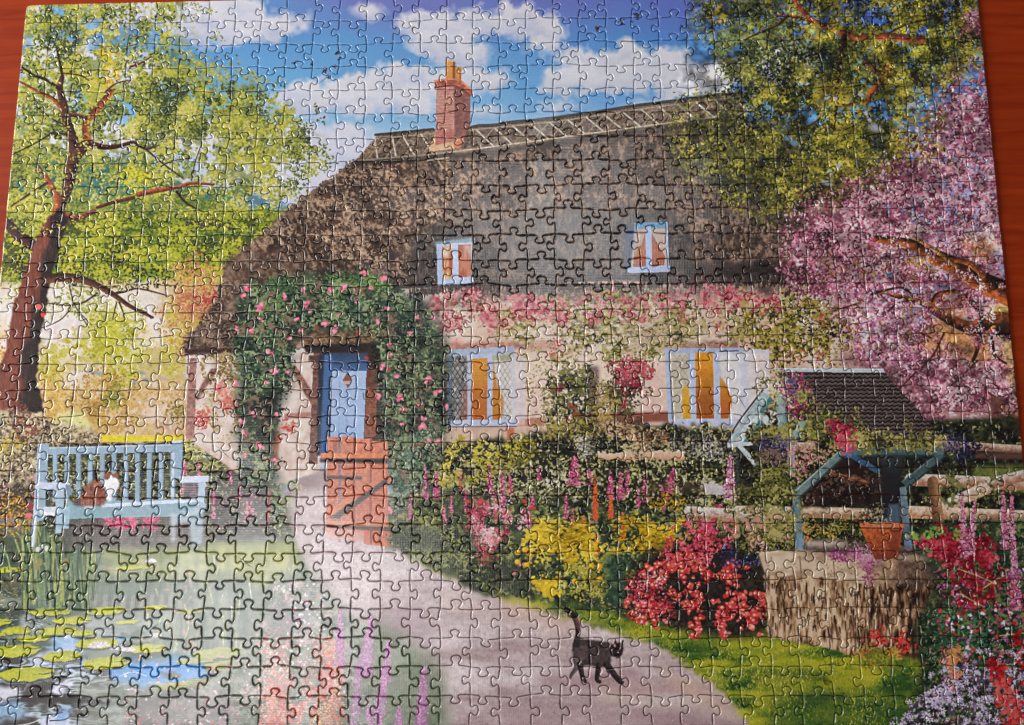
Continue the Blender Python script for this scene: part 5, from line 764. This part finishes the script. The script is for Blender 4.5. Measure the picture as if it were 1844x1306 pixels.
def paint_right_flowers():
    Z = [(1640, 960), (1700, 940), (1930, 930), (1930, 1330), (1600, 1330), (1640, 1290), (1660, 1200), (1650, 1120), (1690, 1050)]
    mottle(Z, [(22, 30, 24), (42, 60, 42), (66, 84, 54)], 14, f=6, rag=8); spatter(Z, [(20, 26, 22), (44, 62, 42), (84, 104, 62), (130, 136, 84)], .6, 4.6, 26, 6, 8, 188); leaves(Z, 1500, [(20, 30, 22), (44, 66, 44), (76, 100, 58), (120, 128, 76), (160, 156, 110)], size=(1.5, 3.6), asp=(.25, .5), f=5, rag=6)
    fill([(1690, 1050), (1760, 1040), (1740, 1110), (1680, 1110)], (50, 26, 28), f=8, a=.5)
    leaves([(1690, 1090), (1780, 1090), (1780, 1170), (1680, 1190)], 330, [(40, 84, 60), (64, 116, 84), (96, 140, 100)], size=(2, 4.4), f=6, rag=8, gap=.25)
    leaves([(1640, 960), (1700, 955), (1770, 960), (1800, 1000), (1760, 1030), (1700, 1015)], 900, [(110, 14, 30), (160, 28, 48), (186, 46, 66), (206, 80, 96)], size=(2.2, 4.8), asp=(.5, .8), f=6, rag=9, gap=.15); spatter([(1660, 985), (1800, 985), (1880, 1100), (1720, 1110)], [(110, 16, 28), (166, 34, 46), (196, 70, 84), (214, 130, 140)], .38, 5, 26, 9, 14, 192, hole=1.1); leaves([(1710, 1000), (1790, 1000), (1800, 1090), (1720, 1090)], 260, [(120, 18, 28), (166, 30, 40), (190, 56, 60)], size=(2.4, 5), asp=(.6, .9), f=6, rag=9, gap=.3)
    for x, y, s in ((1645, 965, 9), (1685, 958, 10), (1730, 962, 10), (1672, 960, 8)): leaves([(x - s, y - 5), (x + s, y - 5), (x + s, y + 5), (x - s, y + 5)], 14, [(110, 150, 60), (150, 186, 80)], size=(3, 5), f=3, rag=3)
    for x, y, w, l, y1 in ((1738, 890, 10, -6, 1005), (1748, 900, 9, 8, 1000), (1812, 885, 10, -6, 990), (1830, 950, 12, -6, 1100), (1822, 890, 8, 0, 960), (1900, 900, 14, 0, 1100)): foxglove(x, y, y1, w, [(150, 50, 90), (190, 90, 130), (216, 150, 176), (232, 196, 208)], int((y1 - y) * w * .26), l)
    for k in range(230):
        x, y = rng.uniform(1690, 1890), rng.uniform(1020, 1190); rose(x, y, rng.uniform(2.6, 5.4), [[(90, 20, 50), (150, 50, 96), (190, 100, 136)], [(130, 16, 26), (190, 40, 44), (214, 90, 80)], [(150, 140, 140), (214, 206, 206), (232, 228, 228)], [(90, 36, 80), (150, 80, 140), (196, 140, 180)]][int(rng.choice(4, p=[.36, .28, .2, .16]))])
    for p in ([(1725, 1025), (1755, 1035), (1790, 1050)], [(1730, 1070), (1770, 1092)], [(1800, 1145), (1844, 1140)], [(1770, 1060), (1800, 1040)]): stroke(p, 1.6, 1, (190, 180, 120))
    # dark red trails
    leaves([(1816, 1130), (1860, 1140), (1930, 1330), (1850, 1330), (1850, 1230)], 420, [(120, 10, 14), (170, 22, 26), (196, 44, 44)], size=(2.4, 5), asp=(.6, .9), f=5, rag=7)
    # pale daisies
    DZ = [(1610, 1310), (1650, 1250), (1700, 1205), (1760, 1180), (1930, 1180), (1930, 1340), (1590, 1340)]
    spatter(DZ, [(30, 34, 30), (54, 50, 56), (84, 70, 92)], .8, 6, 30, 8, 12, 180); spatter(DZ, [(120, 96, 136), (176, 160, 188), (214, 204, 218)], .38, 4.2, 26, 10, 16, 184, hole=.9)
    for y in np.sort(rng.uniform(1172, 1338, 330)):
        x = rng.uniform(1600 + max(0, (1310 - y)) * .75, 1930); daisy(x, y, rng.uniform(3.6, 6.8), [(140, 118, 152), (184, 168, 196), (212, 202, 218), (226, 220, 232)], (92, 58, 116), 6)
    for k in range(160): dab(rng.uniform(1660, 1890), rng.uniform(1160, 1330), rng.uniform(1.4, 3.4), rng.uniform(1, 2), rng.uniform(0, 3), pal([(70, 100, 50), (150, 40, 70), (206, 90, 110), (120, 130, 60)], np.array(rng.random()))[()], .85)
    leaves([(1780, 1190), (1800, 1185), (1830, 1260), (1862, 1330), (1820, 1330), (1795, 1250)], 300, [(140, 16, 20), (190, 32, 34), (206, 60, 56), (214, 96, 90)], size=(2.6, 5), asp=(.6, .9), f=4, rag=6)
    leaves([(1700, 1170), (1730, 1165), (1745, 1240), (1720, 1235)], 200, [(190, 60, 60), (214, 110, 90), (222, 150, 100), (200, 160, 60)], size=(1.8, 4), asp=(.3, .6), f=5, rag=8, gap=.25)
    for x, y in ((1688, 1242), (1706, 1242), (1682, 1262), (1668, 1290), (1640, 1325)): daisy(x, y, 9, [(190, 176, 200), (226, 218, 232)], (120, 70, 150))

def paint_right_trees():
    # oak: blue gaps are the sky already painted
    fill([(1320, 210), (1400, 220), (1600, 240), (1650, 300), (1600, 380), (1400, 400), (1300, 330), (1220, 300)], (50, 48, 34), f=14, a=.75, var=.5, rag=14)
    sl, m = pm([(1250, -30), (1775, -30), (1775, 120), (1660, 200), (1640, 330), (1400, 400), (1200, 320), (1210, 220), (1330, 190), (1290, 110), (1250, 60)], 10, 22, 16)
    g = np.clip((noise(34, seed=51)[sl] - .30) * 5, 0, 1) * np.clip((noise(8, seed=52)[sl] - .28) * 4, 0, 1)
    lay(sl, m * g * .88, pal([(34, 38, 28), (60, 64, 38), (96, 98, 46)], noise(12, seed=53)[sl]))
    OK = [(1245, -30), (1775, -30), (1778, 130), (1660, 210), (1640, 330), (1480, 380), (1380, 400), (1290, 350), (1200, 320), (1215, 220), (1330, 190), (1290, 120), (1250, 70)]
    spatter(OK, OL[:4], .50, 5, 36, 14, 26, 172, hole=1.); spatter(OK, [(110, 106, 44), (150, 140, 50), (186, 168, 66)], .27, 4, 30, 14, 24, 176, hole=1.1)
    T = lambda p, a, b, l=(150, 84, 52), d=(50, 32, 28): stroke(p, a, b, l, d, side=1)
    leaves([(1250, -30), (1420, -30), (1430, 20), (1390, 60), (1360, 80), (1300, 90), (1255, 60)], 2400, [(40, 50, 36), (76, 88, 54), (112, 122, 66), (146, 150, 84)], f=10, rag=18, gap=.12)
    leaves([(1290, 60), (1400, 55), (1440, 90), (1420, 160), (1330, 150), (1290, 110)], 1500, [(34, 42, 32), (66, 76, 46), (104, 112, 56), (140, 142, 80)], f=10, rag=18, gap=.2)
    leaves([(1390, -30), (1770, -30), (1770, 60), (1640, 90), (1500, 70), (1400, 40)], 2400, OL, f=8, rag=16, gap=.16)
    leaves([(1600, -30), (1770, -30), (1768, 110), (1640, 110), (1570, 70)], 1700, [(40, 42, 24), (92, 92, 34), (150, 142, 40), (186, 172, 44), (204, 190, 70)], f=8, rag=14, gap=.15)
    leaves([(1420, 70), (1600, 60), (1760, 80), (1740, 150), (1600, 150), (1450, 180), (1420, 130)], 3800, OL, f=8, rag=16, gap=.1)
    leaves([(1330, 110), (1500, 120), (1600, 140), (1680, 150), (1640, 240), (1560, 300), (1420, 300), (1330, 230), (1290, 160)], 3400, OL, f=10, rag=18, gap=.12)
    leaves([(1240, 200), (1340, 230), (1500, 230), (1640, 260), (1620, 340), (1480, 370), (1380, 390), (1300, 350), (1210, 320), (1200, 240)], 2600, [(36, 38, 26), (66, 68, 36), (108, 106, 40), (150, 142, 46), (180, 168, 70)], f=10, rag=18, gap=.14)
    leaves([(1220, 165), (1330, 175), (1320, 215), (1210, 225)], 220, [(110, 112, 50), (160, 156, 64)], f=8, rag=10, gap=.4); leaves([(1300, 340), (1400, 330), (1450, 380), (1350, 395)], 400, OL[1:], f=8, rag=12, gap=.25)
    leaves([(1470, 150), (1530, 160), (1510, 200), (1460, 190)], 130, [(150, 84, 40), (190, 130, 44), (196, 170, 60)], f=6, rag=8)
    T([(1428, -10), (1445, 20), (1470, 42), (1500, 52), (1540, 66), (1600, 66), (1660, 72)], 9, 14, (170, 90, 56), (86, 50, 36)); T([(1465, 38), (1430, 30), (1400, 28)], 7, 4); T([(1418, 28), (1400, 45), (1365, 60), (1340, 72)], 5, 2, (90, 66, 50)); T([(1475, 25), (1500, 8)], 3, 1.5, (70, 54, 48)); T([(1458, 20), (1462, -10)], 3, 2, (70, 54, 48)); T([(1385, 55), (1380, 90)], 3, 1.5, (70, 60, 50))
    T([(1520, 66), (1510, 130), (1506, 180), (1500, 230)], 9, 7, (76, 50, 36)); T([(1600, 120), (1590, 145), (1572, 162), (1560, 185)], 14, 9, (176, 96, 50), (104, 56, 34)); T([(1560, 110), (1580, 130), (1600, 135)], 9, 6, (110, 66, 44)); T([(1500, 180), (1520, 190), (1560, 180)], 5, 4, (120, 74, 50)); T([(1496, 170), (1480, 160)], 4, 2)
    for p in ([(1640, 130), (1660, 150), (1665, 175)], [(1600, 60), (1640, 42), (1700, 30)], [(1560, 8), (1545, -5)], [(1480, 210), (1460, 225), (1440, 232)], [(1540, 225), (1520, 235), (1500, 234)]): T(p, 3, 1.5, (64, 48, 42))
    leaves([(1430, 40), (1720, 40), (1720, 110), (1500, 110)], 1300, OL[1:], f=10, rag=14, gap=.3); leaves([(1440, 120), (1640, 120), (1600, 260), (1450, 260)], 1500, OL[1:], f=10, rag=14, gap=.3)
    modulate([(1240, -30), (1780, -30), (1780, 120), (1650, 330), (1400, 400), (1210, 320)], 20, .4, 16, f=8, seed=64)
    for x, y in ((1490, 175), (1505, 178), (1550, 170), (1565, 215), (1560, 205), (1640, 188), (1510, 300), (1495, 310)): dab(x, y, rng.uniform(5, 9), 4, rng.uniform(0, 3), np.array([.80, .81, .84], np.float32), .85, 1.4)
    for x, y in ((1420, 250), (1430, 258), (1620, 290), (1650, 275), (1648, 282)): dab(x, y, 10, 6, .3, np.array([.48, .60, .74], np.float32), .8, 1.4)
    for p in ([(1385, 475), (1600, 460), (1620, 530), (1400, 560)], [(1400, 515), (1560, 515), (1570, 570), (1420, 560)]): spatter(p, [(60, 28, 36), (116, 52, 72), (170, 92, 116), (206, 150, 164)], .62, 5, 26, 10, 16, 272)
    # blossom
    B1 = [(1700, 150), (1760, 100), (1800, 110), (1900, 560), (1900, 790), (1800, 800), (1700, 760), (1620, 690), (1540, 640), (1500, 540), (1430, 500), (1400, 430), (1420, 370), (1500, 345), (1600, 300), (1650, 230)]
    leaves([(1735, 50), (1800, 60), (1800, 130), (1740, 120)], 500, OL, f=4, rag=8); fill([(1500, 640), (1930, 640), (1930, 840), (1640, 830), (1600, 700)], (150, 104, 110), f=10, var=.5)
    spatter(B1, BL[:3], .8, 6, 30, 16, 30, 156); spatter(B1, BL[1:5], .55, 4.6, 22, 16, 28, 160); spatter(B1, BL[3:], .34, 3.6, 18, 14, 26, 164, hole=1.)
    spatter([(1560, 250), (1720, 150), (1740, 260), (1620, 360), (1480, 400), (1430, 380)], [(60, 58, 30), (112, 104, 42), (160, 144, 56)], .36, 4.6, 22, 14, 22, 168, hole=1.)
    mottle(B1, BL[:5], 12, f=16, rag=24, a=.3); leaves(B1, 4200, BL, size=(1.3, 3.2), asp=(.35, .65), f=16, rag=28, con=1.2, jit=.34, clump=16)
    leaves(B1, 900, BL[3:], size=(2, 4.5), asp=(.4, .7), f=6, rag=14, gap=.3, clump=14)
    leaves(B1, 700, [(96, 40, 66), (130, 66, 92), (70, 44, 40)], size=(2, 5), asp=(.25, .5), f=6, rag=14, gap=.35, clump=14)
    leaves([(1400, 420), (1500, 400), (1560, 500), (1440, 510)], 700, BL[:5], f=8, rag=14, gap=.2); leaves([(1410, 490), (1560, 490), (1560, 530), (1430, 525)], 420, [(60, 26, 36), (104, 46, 66), (160, 96, 120)], f=8, rag=10, gap=.15); leaves([(1740, 20), (1765, 30), (1770, 60), (1730, 66)], 200, BL[:5], f=4, rag=8)
    leaves([(1480, 520), (1640, 520), (1700, 640), (1660, 680), (1560, 640), (1530, 580)], 700, [(150, 70, 110), (186, 110, 146), (212, 160, 184), (236, 216, 224)], size=(1.4, 3), f=8, rag=12, clump=20); spatter([(1480, 520), (1640, 520), (1700, 640), (1660, 690), (1540, 660), (1500, 580)], [(120, 56, 84), (170, 96, 128), (206, 156, 176), (232, 212, 220)], .6, 4.4, 22, 12, 18, 160)
    for x, y, w, h in ((1648, 190, 16, 8), (1575, 230, 16, 10), (1745, 140, 14, 7), (1490, 330, 14, 6), (1560, 600, 10, 12), (1760, 215, 8, 6)): dab(x, y, w, h, .2, np.array([.78, .80, .84], np.float32), .75, 1)
    for x, y in ((1745, 135), (1752, 155), (1640, 285), (1600, 495)): dab(x, y, 8, 5, .2, np.array([.36, .55, .75], np.float32), .85, 1.2)
    leaves([(1600, 230), (1700, 180), (1720, 280), (1620, 300)], 200, [(130, 120, 40), (180, 160, 50), (206, 186, 90)], f=8, rag=12, gap=.4); leaves([(1630, 450), (1690, 455), (1690, 490), (1630, 480)], 130, [(176, 140, 30), (214, 176, 40)], f=5, rag=8, gap=.2)
    # gnarled trunk at the edge
    for p in ([(1690, 560), (1760, 590), (1700, 640), (1650, 620)], [(1740, 420), (1800, 430), (1780, 470), (1740, 460)], [(1690, 530), (1740, 540), (1740, 575), (1690, 570)], [(1690, 600), (1790, 600), (1800, 650), (1730, 650)]): fill(p, (206, 146, 84), f=9, a=.75, rag=8, var=.3)
    fill([(1775, 548), (1850, 552), (1850, 582), (1800, 580)], (222, 186, 110), f=2, var=.15); fill([(1735, 565), (1770, 570), (1760, 600), (1735, 600)], (222, 206, 200), f=5, a=.8); fill([(1800, 600), (1850, 600), (1860, 700), (1820, 700)], (214, 180, 110), f=6, a=.8, var=.3); fill([(1630, 410), (1660, 405), (1660, 430), (1625, 430)], (226, 206, 186), f=5, a=.8)
    O = (186, 98, 50); K = (56, 32, 26)
    T([(1580, 430), (1640, 440), (1680, 460), (1720, 480), (1760, 505), (1850, 545)], 12, 44, O, K); T([(1690, 465), (1740, 472), (1770, 495)], 8, 12, (196, 112, 60), (110, 60, 40)); T([(1650, 430), (1690, 455), (1720, 478)], 6, 8, (214, 160, 90), (120, 70, 46))
    T([(1850, 590), (1790, 575), (1750, 590), (1700, 570), (1660, 545), (1600, 530)], 34, 5, (150, 84, 46), K); T([(1760, 600), (1770, 570), (1752, 545), (1740, 530)], 14, 8, (80, 50, 40), K); T([(1850, 600), (1800, 595), (1770, 590)], 36, 14, (60, 38, 30), (38, 24, 22)); T([(1790, 590), (1770, 605), (1740, 600)], 8, 5, (206, 128, 60)); T([(1765, 600), (1760, 630), (1752, 650)], 9, 5, (70, 44, 36)); T([(1785, 605), (1792, 640), (1812, 655)], 7, 3, (70, 44, 36)); T([(1570, 530), (1620, 518), (1640, 528)], 4, 3, (80, 50, 40)); T([(1680, 545), (1690, 530), (1720, 525)], 8, 8, (190, 110, 60), K)
    for p in ([(1700, 600), (1680, 640), (1650, 670), (1620, 700)], [(1730, 690), (1722, 730), (1730, 760)], [(1800, 700), (1780, 690), (1770, 730)], [(1660, 600), (1690, 620), (1690, 650)], [(1600, 560), (1620, 545), (1650, 545)], [(1760, 650), (1740, 670), (1720, 690)], [(1770, 700), (1800, 720), (1830, 730)], [(1550, 545), (1500, 560)], [(1640, 660), (1690, 645)]): T(p, 3.5, 1.5, (96, 56, 44), (70, 40, 36))
    leaves([(1580, 400), (1850, 400), (1860, 700), (1700, 720), (1600, 600)], 2600, BL[1:], size=(1.5, 3.4), f=10, rag=14, gap=.36); modulate(B1, 22, .3, 16, f=8, seed=65)
    leaves([(1430, 480), (1640, 420), (1700, 600), (1540, 640)], 420, [(120, 96, 40), (180, 140, 60), (206, 120, 90)], size=(1.4, 3.2), f=10, rag=14, gap=.4)
    # lane behind the well, gate post, hedge at far right
    mottle([(1690, 740), (1790, 730), (1790, 800), (1720, 800)], [(196, 150, 140), (214, 176, 160), (226, 200, 190)], 14, f=6, a=.8); fill([(1782, 715), (1808, 715), (1812, 820), (1792, 820)], (116, 72, 66), f=2, var=.2); leaves([(1808, 730), (1860, 735), (1860, 790), (1812, 790)], 300, [(60, 50, 30), (110, 96, 50), (196, 130, 70), (206, 140, 140)], f=4, rag=6); fill([(1812, 780), (1870, 780), (1875, 816), (1818, 816)], (206, 172, 80), f=1, var=.12)
    leaves([(1620, 740), (1790, 700), (1795, 800), (1720, 800)], 700, BL[1:], f=8, rag=12, gap=.3)
    fill([(1690, 770), (1770, 765), (1770, 785), (1700, 785)], (206, 156, 120), f=4, a=.7, var=.3)

def paint_print():
    paint_sky(); paint_left_land(); paint_left_tree(); paint_roof(); paint_chimney(); paint_walls()
    paint_right_trees()
    paint_grass(); paint_path(); paint_pond(); paint_bench(); paint_porch(); paint_gate()
    paint_border(); paint_fence_and_well(); paint_right_flowers(); paint_front_flowers(); paint_cat(); finish_print()

# ----------------------------------------------------------------- flatten the layout to the print's rectangle
PWD, PHT, NC, NR = 0.66, 0.48, 36, 28
TW, TH_ = 1980, 1440
def to_layout(x, y):
    """a point of the print (metres from its centre) -> layout units"""
    from mathutils import Euler
    R = np.array(Euler(CAM_ROT, 'XYZ').to_matrix()); q = np.stack([x - CAM_LOC[0], y - CAM_LOC[1], np.full_like(x, TOP - CAM_LOC[2])], -1) @ R
    return 922 + 1596.63 * q[..., 0] / -q[..., 2], 653 - 1596.63 * q[..., 1] / -q[..., 2]
def print_image():
    xs = (np.arange(TW) + .5) / TW * PWD - PWD / 2; ys = (np.arange(TH_) + .5) / TH_ * PHT - PHT / 2
    X, Y = np.meshgrid(xs, ys); px, py = to_layout(X, Y); px = np.clip(px + OX - .5, 0, CW - 1.01); py = np.clip(py + OY - .5, 0, CH - 1.01)
    x0 = px.astype(int); y0 = py.astype(int); fx = (px - x0)[..., None].astype(np.float32); fy = (py - y0)[..., None].astype(np.float32)
    c = (CV[y0, x0] * (1 - fx) + CV[y0, x0 + 1] * fx) * (1 - fy) + (CV[y0 + 1, x0] * (1 - fx) + CV[y0 + 1, x0 + 1] * fx) * fy
    im = bpy.data.images.new('cottage_print', TW, TH_); buf = np.ones((TH_, TW, 4), np.float32); buf[..., :3] = np.clip(c, 0, 1)
    im.pixels.foreach_set(buf.ravel()); im.update(); im.pack()
    return im
paint_print()
IMG = print_image()

m_print, nt, bs, L = new_mat('printed_card')
uv = nt.nodes.new('ShaderNodeUVMap'); uv.uv_map = 'print'
ti = nt.nodes.new('ShaderNodeTexImage'); ti.image = IMG; ti.extension = 'EXTEND'; L.new(uv.outputs[0], ti.inputs[0]); L.new(ti.outputs[0], bs.inputs['Base Color'])
bs.inputs['Specular IOR Level'].default_value = .8
# linen embossing of the varnish
mp = nt.nodes.new('ShaderNodeMapping'); mp.inputs['Scale'].default_value = (1000, 1000, 0); geo = nt.nodes.new('ShaderNodeNewGeometry'); L.new(geo.outputs['Position'], mp.inputs[0])
hs = []
for ax in ('X', 'Y'):
    w = nt.nodes.new('ShaderNodeTexWave'); w.wave_type = 'BANDS'; w.bands_direction = ax; w.inputs['Scale'].default_value = .30; w.inputs['Distortion'].default_value = 2.5; w.inputs['Detail'].default_value = 2; w.inputs['Detail Scale'].default_value = .6
    L.new(mp.outputs[0], w.inputs[0]); hs.append(w)
ad = nt.nodes.new('ShaderNodeMath'); ad.operation = 'ADD'; L.new(hs[0].outputs[1], ad.inputs[0]); L.new(hs[1].outputs[1], ad.inputs[1])
bp = nt.nodes.new('ShaderNodeBump'); bp.inputs['Strength'].default_value = .22; bp.inputs['Distance'].default_value = .00005; L.new(ad.outputs[0], bp.inputs['Height']); L.new(bp.outputs[0], bs.inputs['Normal'])
nz = nt.nodes.new('ShaderNodeTexNoise'); nz.inputs['Scale'].default_value = .09; nz.inputs['Detail'].default_value = 3; L.new(mp.outputs[0], nz.inputs[0])
mr = nt.nodes.new('ShaderNodeMapRange'); mr.inputs[3].default_value = .17; mr.inputs[4].default_value = .24; L.new(nz.outputs[0], mr.inputs[0]); L.new(mr.outputs[0], bs.inputs['Roughness'])
m_card, nt2, bs2, _ = new_mat('grey_card'); bs2.inputs['Base Color'].default_value = (.06, .055, .055, 1); bs2.inputs['Roughness'].default_value = .9

# ----------------------------------------------------------------- the jigsaw
KNOB = [(0, 0), (.12, .002), (.24, .006), (.31, .008), (.362, .016), (.400, .042), (.409, .080), (.387, .120), (.357, .160), (.343, .202), (.354, .242), (.388, .276), (.440, .296), (.484, .301)]
KNOB = KNOB + [(1 - a, b) for a, b in KNOB[::-1]]
def cut_edge(a, b, r, tab):
    """the cut from a to b with its knob; tab = +1 / -1 says to which side the knob goes, 0 = straight rim"""
    a = np.array(a); b = np.array(b); d = b - a; n = np.array([-d[1], d[0]])
    if not tab: return [a + d * t for t in (0, .33, .66)]
    sh = r.normal(0, .035); sc = r.uniform(.90, 1.10); wd = r.uniform(.9, 1.12); bow = r.normal(0, .022); sk = r.normal(0, .03); s2 = r.normal(0, .010)
    pts = []
    for k, (t, h) in enumerate(KNOB[:-1]):
        u = min(1, max(0, (t - .5) * (wd if .3 < t < .7 else 1) + .5)); w = math.sin(math.pi * t)
        u2 = u + sh * w; hh = h * sc if h > .02 else h
        pts.append(a + d * (u2 + (sk * h * 2 if h > .05 else 0)) + n * (tab * hh + bow * w + s2 * math.sin(2 * math.pi * t)))
    return pts
def build_puzzle():
    r = np.random.default_rng(11); pw, ph = PWD / NC, PHT / NR
    G = np.zeros((NR + 1, NC + 1, 2))
    for j in range(NR + 1):
        for i in range(NC + 1):
            x = -PWD / 2 + i * pw; y = PHT / 2 - j * ph
            if 0 < i < NC: x += r.normal(0, .00045)
            if 0 < j < NR: y += r.normal(0, .00045)
            if j == 0: y -= max(0, .0030 * (1 - i / 10))        # the top rim runs a little askew at the left
            G[j, i] = x, y
    HE = {}; VE = {}
    for j in range(NR + 1):
        for i in range(NC): HE[j, i] = cut_edge(G[j, i], G[j, i + 1], r, 0 if j in (0, NR) else (1 if r.random() < .5 else -1))
    for j in range(NR):
        for i in range(NC + 1): VE[j, i] = cut_edge(G[j, i], G[j + 1, i], r, 0 if i in (0, NC) else (1 if r.random() < .5 else -1))
    def outline(j, i):
        p = list(HE[j, i]) + list(VE[j, i + 1])
        p += [G[j + 1, i + 1]] + [q for q in HE[j + 1, i][:0:-1]]
        p += [G[j + 1, i]] + [q for q in VE[j, i][:0:-1]]
        p = np.array(p)
        keep = np.linalg.norm(p - np.roll(p, 1, 0), axis=1) > 2e-5
        p = p[keep]
        for c, cx, cy in (((0, 0), 1, -1), ((0, NC - 1), -1, -1), ((NR - 1, 0), 1, 1), ((NR - 1, NC - 1), -1, 1)):   # rounded sheet corners
            if (j, i) == c:
                k = int(np.argmax(p[:, 0] * -cx + p[:, 1] * -cy)); v = p[k]; R = .0032
                a0 = {(1, -1): 180, (-1, -1): 90, (1, 1): 270, (-1, 1): 0}[cx, cy]
                cc = v + np.array([cx, cy]) * R; arc = [cc + R * np.array([math.cos(math.radians(a0 - t)), math.sin(math.radians(a0 - t))]) for t in (0, 22, 45, 67, 90)]
                p = np.vstack([p[:k], arc, p[k + 1:]])
        return p[::-1]                                         # counter-clockwise from above
    RINGS = [(.00017, -.0019), (.00017, -.00050), (.00034, -.00022), (.00062, -.00008), (.00095, 0.)]
    def piece(j, i, ctr):
        p = outline(j, i); n = len(p)
        e = np.roll(p, -1, 0) - np.roll(p, 1, 0); e /= np.linalg.norm(e, axis=1)[:, None] + 1e-12
        inn = np.stack([-e[:, 1], e[:, 0]], 1)
        d1 = p - np.roll(p, 1, 0); d2 = np.roll(p, -1, 0) - p; th = np.arctan2(d1[:, 0] * d2[:, 1] - d1[:, 1] * d2[:, 0], (d1 * d2).sum(1))
        R = np.where(th > .05, (np.linalg.norm(d1, axis=1) + np.linalg.norm(d2, axis=1)) / 2 / np.maximum(th, .05), 1.); R[th > 1.2] = 1.   # tight lips take a narrower edge
        lim = .8 * np.minimum(R, np.minimum(np.roll(R, 1), np.roll(R, -1)))
        tx, ty = r.normal(0, .0105, 2); dz = r.normal(0, .00004); c = p.mean(0)
        V = []
        for k, (ins, z) in enumerate(RINGS):
            q = p + inn * np.minimum(ins, lim)[:, None]; zz = z + dz + (q[:, 0] - c[0]) * tx + (q[:, 1] - c[1]) * ty
            if k == 0: zz = np.full(n, z)
            V.append(np.column_stack([q, TOP + np.minimum(zz, .0009)]))
        V = np.vstack(V); F = []
        for k in range(len(RINGS) - 1):
            for a in range(n):
                b = (a + 1) % n; F.append((k * n + a, k * n + b, (k + 1) * n + b, (k + 1) * n + a))
        F.append(tuple(range((len(RINGS) - 1) * n, len(RINGS) * n)))
        M = [1] * n + [0] * (len(F) - n)
        U = np.column_stack([V[:, 0] / PWD + .5, V[:, 1] / PHT + .5])
        V = V - np.array([ctr[0], ctr[1], 0]); return V, F, M, U
    def mesh(name, V, F, M, U):
        me = bpy.data.meshes.new(name); me.from_pydata((V * 100).tolist(), [], F); me.materials.append(m_print); me.materials.append(m_card)
        me.polygons.foreach_set('material_index', np.array(M, np.int32))
        sm = np.array([len(f) == 4 for f in F]); me.polygons.foreach_set('use_smooth', sm)
        vi = np.zeros(len(me.loops), np.int32); me.loops.foreach_get('vertex_index', vi)
        me.uv_layers.new(name='print').data.foreach_set('uv', U[vi].astype(np.float32).ravel()); me.update(); return me
    root = link(bpy.data.objects.new('jigsaw_puzzle', None), label='assembled jigsaw puzzle of a thatched cottage garden lying on the wooden table', category='puzzle')
    # the pieces that show largest are parts of their own
    size = {}
    for j in range(NR):
        for i in range(NC):
            q = np.array([G[j, i], G[j, i + 1], G[j + 1, i + 1], G[j + 1, i]]); px, py = to_layout(q[:, 0], q[:, 1]); px = np.clip(px, 0, 1844); py = np.clip(py, 0, 1306)
            size[j, i] = .5 * abs(np.dot(px, np.roll(py, 1)) - np.dot(py, np.roll(px, 1)))
    big = set(sorted(size, key=lambda k: -size[k])[:300])
    RV, RF, RM, RU, off = [], [], [], [], 0
    for j in range(NR):
        for i in range(NC):
            if (j, i) in big:
                c = (G[j, i] + G[j + 1, i + 1]) / 2; V, F, M, U = piece(j, i, c)
                o = bpy.data.objects.new('puzzle_piece', mesh('puzzle_piece', V, F, M, U)); o.location = (c[0], c[1], 0); o.scale = (.01,) * 3; link(o, root)
            else:
                V, F, M, U = piece(j, i, (0, 0)); RV.append(V); RU.append(U); RM += M; RF += [tuple(x + off for x in f) for f in F]; off += len(V)
    o = link(bpy.data.objects.new('puzzle_pieces_beyond', mesh('puzzle_pieces_beyond', np.vstack(RV), RF, RM, np.vstack(RU))), root, kind='stuff'); o.scale = (.01,) * 3
build_puzzle()
